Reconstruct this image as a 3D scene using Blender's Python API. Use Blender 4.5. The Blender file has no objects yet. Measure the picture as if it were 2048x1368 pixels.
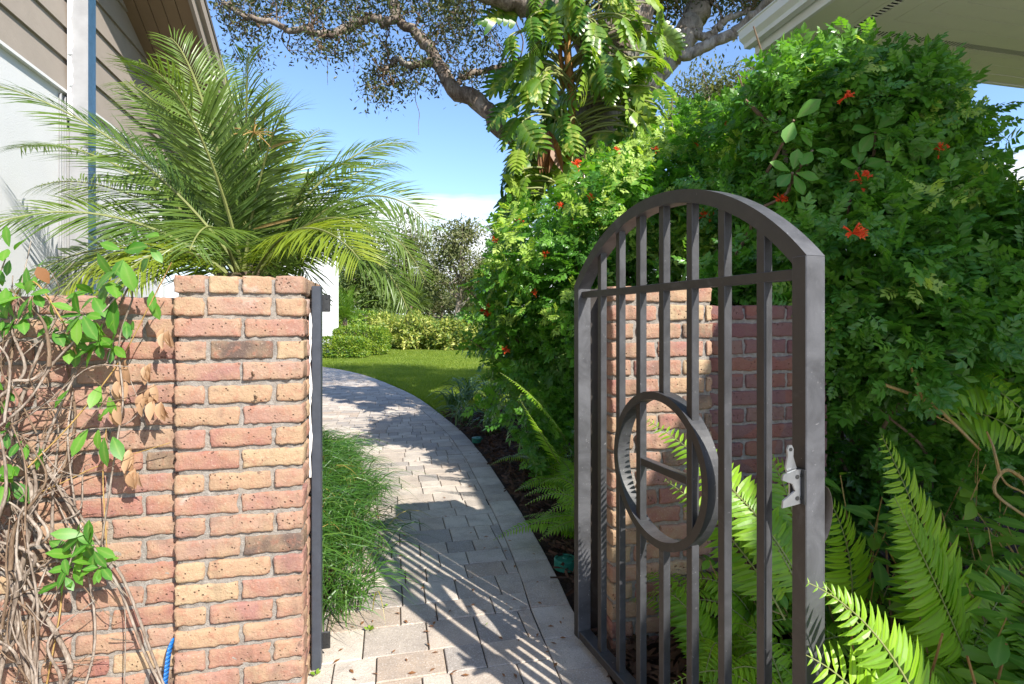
import bpy, math, random
import numpy as np
from mathutils import Vector, Matrix

random.seed(7)
RG = np.random.default_rng(11)
SC = bpy.context.scene
COL = SC.collection
F, U0, V0, CH = 1080.0, 1024.0, 642.0, 1.30      # focal length (px of the 2048 px photo), principal column, horizon row, eye height

def at(u, v, Y):
    return np.array([(u - U0) / F * Y, Y, CH - (v - V0) / F * Y])
def gp(u, v, z=0.0):
    return at(u, v, F * (CH - z) / (v - V0))

TH = math.atan(0.226)
WD = np.array([math.cos(TH), math.sin(TH), 0.0])      # along the brick walls
WN = np.array([-math.sin(TH), math.cos(TH), 0.0])     # away from the viewer
ZU = np.array([0, 0, 1.0])

# ------------------------------------------------------------------ mesh building
class MB:
    def __init__(self):
        self.V = []; self.Fq = []; self.n = 0; self.R = []; self.M = []
    def add(self, V, Fs, mat=0, rnd=None, mid=None):
        V = np.asarray(V, float).reshape(-1, 3)
        self.V.append(V)
        for f in (Fs if isinstance(Fs, list) and len(Fs) and isinstance(Fs[0], np.ndarray) and Fs[0].ndim == 2 else [np.asarray(Fs, int)]):
            if len(f): self.Fq.append((np.asarray(f, int) + self.n, mat))
        k = len(V)
        r = np.full(k, random.random()) if rnd is None else (np.full(k, rnd) if np.isscalar(rnd) else rnd)
        m = np.zeros(k) if mid is None else mid
        self.R.append(r); self.M.append(m)
        self.n += k
        return self
    def build(self, name, mats, parent=None, smooth=False):
        if not isinstance(mats, (list, tuple)): mats = [mats]
        me = bpy.data.meshes.new(name)
        V = np.concatenate(self.V) if self.V else np.zeros((0, 3))
        me.vertices.add(len(V)); me.vertices.foreach_set('co', V.astype(np.float32).ravel())
        ls = []; lt = []; mi = []; li = []
        pos = 0
        for f, m in self.Fq:
            n, k = f.shape
            li.append(f.ravel()); ls.append(pos + np.arange(n) * k); lt.append(np.full(n, k)); mi.append(np.full(n, m))
            pos += n * k
        me.loops.add(pos); me.loops.foreach_set('vertex_index', np.concatenate(li).astype(np.int32))
        ls = np.concatenate(ls)
        me.polygons.add(len(ls))
        me.polygons.foreach_set('loop_start', ls.astype(np.int32))
        try: me.polygons.foreach_set('loop_total', np.concatenate(lt).astype(np.int32))
        except Exception: pass
        me.polygons.foreach_set('material_index', np.concatenate(mi).astype(np.int32))
        me.polygons.foreach_set('use_smooth', np.full(len(ls), bool(smooth)))
        a = me.attributes.new('rnd', 'FLOAT', 'POINT'); a.data.foreach_set('value', np.concatenate(self.R).astype(np.float32))
        a = me.attributes.new('mid', 'FLOAT', 'POINT'); a.data.foreach_set('value', np.concatenate(self.M).astype(np.float32))
        for m in mats: me.materials.append(m)
        me.update(calc_edges=True); me.validate()
        o = bpy.data.objects.new(name, me); COL.objects.link(o)
        if parent is not None: o.parent = parent
        return o

def tag(o, label=None, cat=None, group=None, kind=None):
    if label: o['label'] = label
    if cat: o['category'] = cat
    if group: o['group'] = group
    if kind: o['kind'] = kind
    return o
def thing(name, label, cat, group=None, loc=(0, 0, 0)):
    o = bpy.data.objects.new(name, None); COL.objects.link(o)
    o.empty_display_size = 0.1
    o.location = loc
    return tag(o, label, cat, group)
def put(o, parent):
    """parent o (built in world coordinates) under an Empty that sits elsewhere"""
    o.parent = parent; o.matrix_parent_inverse = Matrix.Translation(parent.location).inverted(); return o

def norm(a):
    a = np.asarray(a, float); return a / np.maximum(np.linalg.norm(a, axis=-1, keepdims=True), 1e-9)
def frames(d, up):
    y = norm(d); x = norm(np.cross(y, up)); z = np.cross(x, y)
    return np.stack([x, y, z], axis=-1)
def fit(T, R, P, S):
    """copies of template T=(V,F,mid): rotation R (N,3,3), position P (N,3), scale S (N,) or (N,3)"""
    V, Fq, mid = T
    S = np.asarray(S, float)
    Vs = V[None] * (S[:, None, None] if S.ndim == 1 else S[:, None, :])
    W = np.einsum('nij,nkj->nki', R, Vs) + P[:, None, :]
    n, k = len(P), len(V)
    FF = (Fq[None] + (np.arange(n) * k)[:, None, None]).reshape(-1, Fq.shape[1])
    return W.reshape(-1, 3), FF, np.tile(mid, n)
def scatter(mb, T, R, P, S, mat=0, rnd=None):
    V, FF, mid = fit(T, R, P, S)
    r = RG.random(len(P)) if rnd is None else rnd
    mb.add(V, FF, mat, np.repeat(r, len(T[0])), mid)

def leaf_t(L=1.0, W=0.4, n=3, fold=0.12, curl=0.15, pk=0.45, tip=1.0):
    t = np.linspace(0, 1, n + 1)
    e = math.log(0.5) / math.log(pk)
    w = W / 2 * np.sin(np.pi * np.clip(t ** e, 0.001, 1)) ** (0.75 * tip)
    w[0] = W * 0.04; w[-1] = W * 0.015
    y = L * t; z = -curl * L * t ** 2
    V = np.zeros((3 * (n + 1), 3)); mid = np.zeros(3 * (n + 1))
    V[0::3] = np.stack([-w, y, z + fold * w], 1); V[1::3] = np.stack([0 * w, y, z], 1); V[2::3] = np.stack([w, y, z + fold * w], 1)
    mid[1::3] = 1
    Fq = []
    for i in range(n):
        a = 3 * i
        Fq += [[a, a + 1, a + 4, a + 3], [a + 1, a + 2, a + 5, a + 4]]
    return V, np.array(Fq), mid
def merge_t(parts):
    Vs, Fs, Ms, n = [], [], [], 0
    for V, Fq, m in parts:
        Vs.append(V); Fs.append(Fq + n); Ms.append(m); n += len(V)
    return np.concatenate(Vs), np.concatenate(Fs), np.concatenate(Ms)
def pinnate_t(pairs=4, L=1.0, ll=0.42, lw=0.24, ang=58, seed=0, droop=0.25, n=2):
    r = np.random.default_rng(seed); ps = []
    lt = leaf_t(1, lw / ll, n, 0.15, 0.12)
    def put_leaf(y, a, s):
        d = np.array([[math.sin(a), math.cos(a), -0.15 + 0.25 * r.normal() * 0.5]]); up = np.array([[r.normal() * .25, r.normal() * .25, 1.0]])
        P = np.array([[0, y, -droop * y * y]])
        V, FF, m = fit(lt, frames(d, up), P, np.array([s])); ps.append((V, FF, m))
    for i in range(pairs):
        y = L * (0.22 + 0.62 * i / max(pairs - 1, 1)); s = ll * (0.8 + 0.35 * math.sin(math.pi * (i + .6) / (pairs + .4)))
        for sg in (-1, 1): put_leaf(y, sg * math.radians(ang + r.normal() * 9), s * (1 + .1 * r.normal()))
    put_leaf(L * 0.86, 0, ll * 1.15)
    w = 0.012 * L
    V = np.array([[-w, 0, 0], [w, 0, 0], [w * .5, L * .86, -droop * .74 * L * L], [-w * .5, L * .86, -droop * .74 * L * L]])
    ps.append((V, np.array([[0, 1, 2, 3]]), np.ones(4)))
    return merge_t(ps)

def bez(P, n):
    P = np.asarray(P, float); t = np.linspace(0, 1, n)[:, None]
    if len(P) == 3: return (1 - t) ** 2 * P[0] + 2 * t * (1 - t) * P[1] + t ** 2 * P[2]
    return (1 - t) ** 3 * P[0] + 3 * t * (1 - t) ** 2 * P[1] + 3 * t * t * (1 - t) * P[2] + t ** 3 * P[3]
def smooth_line(P, n):
    """Catmull-Rom through P, resampled evenly to n points"""
    P = np.asarray(P, float)
    Q = np.vstack([2 * P[0] - P[1], P, 2 * P[-1] - P[-2]]); out = []
    for i in range(1, len(Q) - 2):
        p0, p1, p2, p3 = Q[i - 1:i + 3]
        for t in np.linspace(0, 1, 16, endpoint=False):
            out.append(0.5 * (2 * p1 + (p2 - p0) * t + (2 * p0 - 5 * p1 + 4 * p2 - p3) * t * t + (3 * p1 - p0 - 3 * p2 + p3) * t ** 3))
    out.append(P[-1]); out = np.array(out)
    s = np.concatenate([[0], np.cumsum(np.linalg.norm(np.diff(out, axis=0), axis=1))])
    q = np.linspace(0, s[-1], n)
    return np.stack([np.interp(q, s, out[:, k]) for k in range(out.shape[1])], 1)
def tube(mb, P, r, sides=6, mat=0, rnd=None, rough=0.0):
    P = np.asarray(P, float); n = len(P)
    r = np.full(n, r) if np.isscalar(r) else np.interp(np.linspace(0, 1, n), np.linspace(0, 1, len(r)), r)
    T = norm(np.gradient(P, axis=0))
    up = np.array([0.31, 0.22, 0.92]) if abs(T[:, 2]).mean() < 0.8 else np.array([1.0, 0.1, 0.05])
    X = norm(np.cross(T, up)); Y = np.cross(T, X)
    a = np.linspace(0, 2 * np.pi, sides, endpoint=False)
    rr = r[:, None] * np.ones((1, sides))
    if rough: rr = rr * (1 + rough * RG.normal(size=rr.shape))
    V = P[:, None, :] + rr[..., None] * (np.cos(a)[None, :, None] * X[:, None, :] + np.sin(a)[None, :, None] * Y[:, None, :])
    V = V.reshape(-1, 3)
    i = np.arange(n - 1)[:, None] * sides; j = np.arange(sides)[None, :]; k = (j + 1) % sides
    Q = np.stack([i + j, i + k, i + sides + k, i + sides + j], -1).reshape(-1, 4)
    mb.add(V, Q, mat, rnd)
    # end caps
    for e in (0, n - 1):
        mb.add(np.vstack([V[e * sides:(e + 1) * sides], P[e]]), np.array([[q, (q + 1) % sides, sides] for q in range(sides)]), mat, rnd)
def wander(a, b, amp, n=8, seed=None):
    """a wavering line from a to b"""
    t = np.linspace(0, 1, n)[:, None]
    W = np.asarray(a) * (1 - t) + np.asarray(b) * t
    N = RG.normal(size=(n, 3)) * amp; N[0] = 0
    return smooth_line(W + N * np.sin(np.pi * np.clip(t * .9 + .05, 0, 1)), n * 3)

BOXF = np.array([[0, 3, 2, 1], [4, 5, 6, 7], [0, 1, 5, 4], [1, 2, 6, 5], [2, 3, 7, 6], [3, 0, 4, 7]])
def box(mb, o, ax, lo, hi, mat=0, rnd=None):
    """box from lo to hi in frame (origin o, axes ax rows)"""
    (x0, y0, z0), (x1, y1, z1) = lo, hi
    L = np.array([[x0, y0, z0], [x1, y0, z0], [x1, y1, z0], [x0, y1, z0], [x0, y0, z1], [x1, y0, z1], [x1, y1, z1], [x0, y1, z1]])
    mb.add(np.asarray(o) + L @ np.asarray(ax), BOXF, mat, rnd)
def bbox(mb, o, ax, lo, hi, b=0.003, mat=0, rnd=None):
    """box with chamfered edges"""
    lo = np.array(lo, float); hi = np.array(hi, float)
    b = min(b, *(0.45 * (hi - lo)))
    V, Q = [], []
    c = {}
    sg = [(sx, sy, sz) for sx in (0, 1) for sy in (0, 1) for sz in (0, 1)]
    for s in sg:
        p = np.where(np.array(s) == 1, hi, lo); ins = np.where(np.array(s) == 1, -b, b)
        for k in range(3):
            q = p + ins; q[k] = p[k]; c[(s, k)] = len(V); V.append(q)
    def quad(*ids): Q.append(list(ids))
    for k in range(3):
        i, j = (k + 1) % 3, (k + 2) % 3
        for e in (0, 1):
            ring = []
            for (p, q) in ((0, 0), (1, 0), (1, 1), (0, 1)):
                s = [0, 0, 0]; s[k] = e; s[i] = p; s[j] = q; ring.append(c[(tuple(s), k)])
            quad(*(ring if e else ring[::-1]))
        for p in (0, 1):
            for q in (0, 1):
                s0 = [0, 0, 0]; s0[i] = p; s0[j] = q; s1 = list(s0); s1[k] = 1
                r = [c[(tuple(s0), i)], c[(tuple(s1), i)], c[(tuple(s1), j)], c[(tuple(s0), j)]]
                quad(*(r if p != q else r[::-1]))
    T3 = []
    for s in sg:
        r = [c[(s, 0)], c[(s, 1)], c[(s, 2)]]
        T3.append(r if sum(s) % 2 else r[::-1])
    V = np.array(V)
    mb.add(np.asarray(o) + V @ np.asarray(ax), [np.array(Q), np.array(T3)], mat, rnd)
AX = np.eye(3)
WAX = np.array([WD, WN, ZU])

# ------------------------------------------------------------------ materials
class NT:
    def __init__(self, name):
        self.m = bpy.data.materials.new(name); self.m.use_nodes = True
        self.t = self.m.node_tree; self.t.nodes.clear()
        self.out = self.n('ShaderNodeOutputMaterial')
    def n(self, ty, **kw):
        x = self.t.nodes.new(ty)
        for k, v in kw.items(): setattr(x, k, v)
        return x
    def l(self, a, b): self.t.links.new(a, b)
    def val(self, sock, v):
        if isinstance(v, bpy.types.NodeSocket): self.l(v, sock)
        else: sock.default_value = v if not (isinstance(v, tuple) and len(v) == 3 and len(sock.default_value) == 4) else (*v, 1)
    def attr(self, name): return self.n('ShaderNodeAttribute', attribute_name=name).outputs['Fac']
    def noise(self, scale, detail=4, rough=0.55, vec=None, dist=0.0):
        x = self.n('ShaderNodeTexNoise'); x.inputs['Scale'].default_value = scale; x.inputs['Detail'].default_value = detail
        x.inputs['Roughness'].default_value = rough; x.inputs['Distortion'].default_value = dist
        self.l(vec if vec is not None else self.pos(), x.inputs['Vector']); return x.outputs['Fac']
    def pos(self):
        return self.n('ShaderNodeNewGeometry').outputs['Position']
    def voro(self, scale, feature='F1', vec=None, out='Distance'):
        x = self.n('ShaderNodeTexVoronoi', feature=feature); x.inputs['Scale'].default_value = scale
        self.l(vec if vec is not None else self.pos(), x.inputs['Vector']); return x.outputs[out]
    def ramp(self, fac, stops, interp='LINEAR'):
        x = self.n('ShaderNodeValToRGB'); cr = x.color_ramp; cr.interpolation = interp
        while len(cr.elements) < len(stops): cr.elements.new(0.5)
        for e, (p, c) in zip(cr.elements, stops):
            e.position = p; e.color = (*c, 1) if len(c) == 3 else c
        self.l(fac, x.inputs['Fac']); return x.outputs['Color']
    def mix(self, fac, a, b, mode='MIX'):
        x = self.n('ShaderNodeMix', data_type='RGBA', blend_type=mode)
        self.val(x.inputs[0], fac); self.val(x.inputs[6], a); self.val(x.inputs[7], b); return x.outputs[2]
    def math(self, op, a, b=0.0, clamp=False):
        x = self.n('ShaderNodeMath', operation=op, use_clamp=clamp); self.val(x.inputs[0], a); self.val(x.inputs[1], b); return x.outputs[0]
    def rng(self, v, a, b, c=0.0, d=1.0):
        x = self.n('ShaderNodeMapRange'); self.l(v, x.inputs[0])
        for i, k in enumerate((a, b, c, d)): x.inputs[1 + i].default_value = k
        return x.outputs[0]
    def bump(self, h, strength=0.4, dist=0.01, normal=None):
        x = self.n('ShaderNodeBump'); x.inputs['Strength'].default_value = strength; x.inputs['Distance'].default_value = dist
        self.l(h, x.inputs['Height'])
        if normal is not None: self.l(normal, x.inputs['Normal'])
        return x.outputs['Normal']
    def bsdf(self, color, rough=0.6, spec=0.4, metal=0.0, normal=None, **kw):
        x = self.n('ShaderNodeBsdfPrincipled')
        self.val(x.inputs['Base Color'], color); self.val(x.inputs['Roughness'], rough); self.val(x.inputs['Metallic'], metal)
        x.inputs['Specular IOR Level'].default_value = spec
        if normal is not None: self.l(normal, x.inputs['Normal'])
        for k, v in kw.items(): self.val(x.inputs[k.replace('_', ' ')], v)
        return x.outputs[0]
    def done(self, sh): self.l(sh, self.out.inputs['Surface']); return self.m

def leafmat(name, cols, rough=0.42, trans=0.32, midc=None, spec=0.45, tcol=None, vscale=1.2, streak=None, dry=None):
    """cols: list of colours over the random value; thin leaf that lets some light through"""
    k = NT(name)
    r = k.attr('rnd'); nz = k.noise(vscale, 2)
    v = k.math('ADD', k.math('MULTIPLY', r, 0.62), k.rng(nz, 0.25, 0.75, 0.0, 0.38), clamp=True)
    c = k.ramp(v, [(i / max(len(cols) - 1, 1), x) for i, x in enumerate(cols)])
    if streak is not None:
        s = k.noise(streak[0], 3, 0.6, dist=1.5)
        c = k.mix(k.rng(s, streak[2], streak[2] + .1), c, streak[1])
    if dry is not None:
        c = k.mix(k.math('GREATER_THAN', r, dry[0]), c, dry[1])
    if midc is not None: c = k.mix(k.math('MULTIPLY', k.math('POWER', k.attr('mid'), 5.0), 0.7), c, midc)
    p = k.bsdf(c, rough, spec)
    t = k.n('ShaderNodeBsdfTranslucent')
    k.l(k.mix(1.0, c, tcol or (1.7, 1.75, 0.6), 'MULTIPLY'), t.inputs['Color'])
    mx = k.n('ShaderNodeMixShader'); mx.inputs[0].default_value = trans
    k.l(p, mx.inputs[1]); k.l(t.outputs[0], mx.inputs[2])
    return k.done(mx.outputs[0])

def m_brick(name='brick', dark=0.0):
    k = NT(name); r = k.attr('rnd')
    c = k.ramp(r, [(0.0, (.30, .165, .125)), (.15, (.27, .125, .10)), (.28, (.34, .22, .14)), (.40, (.28, .145, .12)), (.52, (.31, .18, .135)), (.63, (.37, .27, .165)),
                   (.71, (.24, .11, .09)), (.80, (.29, .18, .135)), (.87, (.115, .08, .065)), (.93, (.32, .20, .15)), (1.0, (.18, .15, .13))], 'CONSTANT')
    off = k.n('ShaderNodeVectorMath', operation='ADD'); cx = k.n('ShaderNodeCombineXYZ'); k.l(k.math('MULTIPLY', r, 37.0), cx.inputs[0])
    k.l(k.pos(), off.inputs[0]); k.l(cx.outputs[0], off.inputs[1]); P = off.outputs[0]
    n1 = k.noise(9, 5, .6, P); n2 = k.noise(42, 5, .65, P); n3 = k.noise(150, 4, .6, P)
    c = k.mix(k.rng(n1, .38, .68, 0, .75), c, (.36, .25, .15))
    c = k.mix(k.rng(n2, .50, .70, 0, .65), c, (.30, .13, .085))
    c = k.mix(k.rng(k.noise(6, 4, .6, P), .60, .74, 0, .75), c, (.15, .10, .08))
    pits = k.rng(k.voro(70, vec=P), .08, .24, 1, 0)
    gate_ = k.rng(k.noise(19, 3, .6, P), .50, .57)
    pit = k.math('MULTIPLY', pits, gate_)
    c = k.mix(pit, c, (.13, .075, .05))
    c = k.mix(k.rng(n3, .60, .72, 0, .5), c, (.50, .40, .31))
    c = k.mix(k.math('MULTIPLY', k.rng(k.noise(3.1, 5, .7), .62, .72, 0, .55), 1.0), c, (.56, .49, .43))
    st = k.n('ShaderNodeMapping'); st.inputs['Scale'].default_value = (9, 9, 1.6); k.l(k.pos(), st.inputs['Vector'])
    c = k.mix(k.rng(k.noise(1.0, 5, .65, st.outputs[0]), .56, .70, 0, .5), c, (.11, .075, .055))
    c = k.mix(k.rng(k.noise(26, 4, .7, P), .64, .72, 0, .6), c, (.06, .045, .04))
    h = k.math('SUBTRACT', k.math('ADD', k.math('MULTIPLY', n2, .7), k.math('MULTIPLY', n3, .35)), k.math('MULTIPLY', pit, .9))
    if dark: c = k.mix(dark, c, k.mix(k.math('GREATER_THAN', k.noise(4, 1), .5), (.17, .055, .045), (.13, .06, .065)))  # same brick mixed darker and redder, shade painted into the right wall
    return k.done(k.bsdf(c, .88, .2, normal=k.bump(h, .9, .008)))
def m_mortar():
    k = NT('mortar'); n = k.noise(60, 6, .65); n2 = k.noise(5, 3)
    c = k.ramp(n, [(.3, (.17, .15, .13)), (.55, (.265, .24, .21)), (.75, (.36, .33, .29))])
    c = k.mix(k.rng(n2, .5, .7, 0, .5), c, (.34, .27, .20))
    return k.done(k.bsdf(c, .95, .15, normal=k.bump(k.math('ADD', n, k.noise(260, 3)), .7, .006)))
def m_paver():
    k = NT('paver_stone'); r = k.attr('rnd')
    c = k.ramp(r, [(0, (.51, .44, .365)), (.2, (.42, .36, .30)), (.4, (.55, .48, .40)), (.6, (.47, .39, .315)), (.8, (.34, .30, .265)), (.93, (.41, .32, .245))], 'CONSTANT')
    off = k.n('ShaderNodeVectorMath', operation='ADD'); cx = k.n('ShaderNodeCombineXYZ'); k.l(k.math('MULTIPLY', r, 51.0), cx.inputs[0])
    k.l(k.pos(), off.inputs[0]); k.l(cx.outputs[0], off.inputs[1]); P = off.outputs[0]
    c = k.mix(k.rng(k.noise(7, 4, .6, P), .42, .68, 0, .6), c, (.27, .23, .195))
    c = k.mix(k.rng(k.noise(2.2, 4, .6), .5, .75, 0, .35), c, (.27, .22, .17))
    g = k.noise(150, 4, .75)
    c = k.mix(k.rng(g, .54, .66, 0, .6), c, (.72, .67, .60))
    c = k.mix(k.rng(k.noise(190, 3, .7), .56, .66, 0, .65), c, (.17, .145, .125))
    c = k.mix(k.rng(k.noise(3.3, 5, .7, dist=.6), .64, .72, 0, .55), c, (.20, .13, .085))
    h = k.math('ADD', k.math('MULTIPLY', g, .6), k.noise(45, 4, .6))
    return k.done(k.bsdf(c, .85, .25, normal=k.bump(h, .55, .005)))
def m_ground(name, stops, scale, bump=.5, dist=.02, rough=.95):
    k = NT(name); n = k.noise(scale, 7, .65); n2 = k.noise(scale * .12, 3)
    v = k.math('ADD', k.math('MULTIPLY', n, .7), k.math('MULTIPLY', n2, .3))
    c = k.ramp(v, stops)
    return k.done(k.bsdf(c, rough, .15, normal=k.bump(n, bump, dist)))
def m_paint(name, col, rough=.5, spec=.4, var=.06, nscale=14, bump=0.0, bscale=200, metal=0.0, dust=None):
    k = NT(name); n = k.noise(nscale, 5, .6)
    c = k.mix(k.rng(n, .3, .7), tuple(x * (1 - var) for x in col), tuple(min(1, x * (1 + var)) for x in col))
    if dust:
        c = k.mix(k.rng(k.noise(dust[1], 4, .7), dust[2], dust[2] + .06, 0, dust[3]), c, dust[0])
    rr = k.rng(k.noise(nscale * 2.3, 4), .3, .7, rough - .07, rough + .07)
    nm = k.bump(k.noise(bscale, 3), bump, .003) if bump else None
    return k.done(k.bsdf(c, rr, spec, metal, nm))
def m_bark(name, a, b, scale=9, bump=.8):
    k = NT(name)
    mp = k.n('ShaderNodeMapping'); mp.inputs['Scale'].default_value = (1, 1, .35); k.l(k.pos(), mp.inputs['Vector'])
    n = k.noise(scale, 6, .7, mp.outputs[0], .6); n2 = k.noise(scale * 5, 4, .6, mp.outputs[0])
    v = k.math('ADD', k.math('MULTIPLY', n, .65), k.math('MULTIPLY', n2, .35))
    c = k.ramp(v, [(.34, tuple(x * .35 for x in a)), (.46, a), (.66, b)])
    c = k.mix(k.rng(k.noise(2.7, 4), .55, .68, 0, .5), c, (.30, .31, .27))
    return k.done(k.bsdf(c, .92, .15, normal=k.bump(v, bump, .03)))
def m_gate():
    k = NT('bronze_powder_coat')
    n = k.noise(30, 5, .65); sp = k.noise(95, 4, .75); sc = k.noise(8, 6, .75, dist=1.2)
    c = k.mix(k.rng(n, .3, .7), (.019, .0135, .0095), (.027, .0195, .0145))
    c = k.mix(k.rng(sp, .68, .75, 0, .55), c, (.30, .28, .26))
    c = k.mix(k.rng(sc, .58, .75, 0, .30), c, (.16, .15, .145))
    r = k.rng(k.noise(22, 5, .7), .3, .7, .38, .56)
    return k.done(k.bsdf(c, r, .55, 0, k.bump(k.noise(420, 2), .12, .001)))

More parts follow.
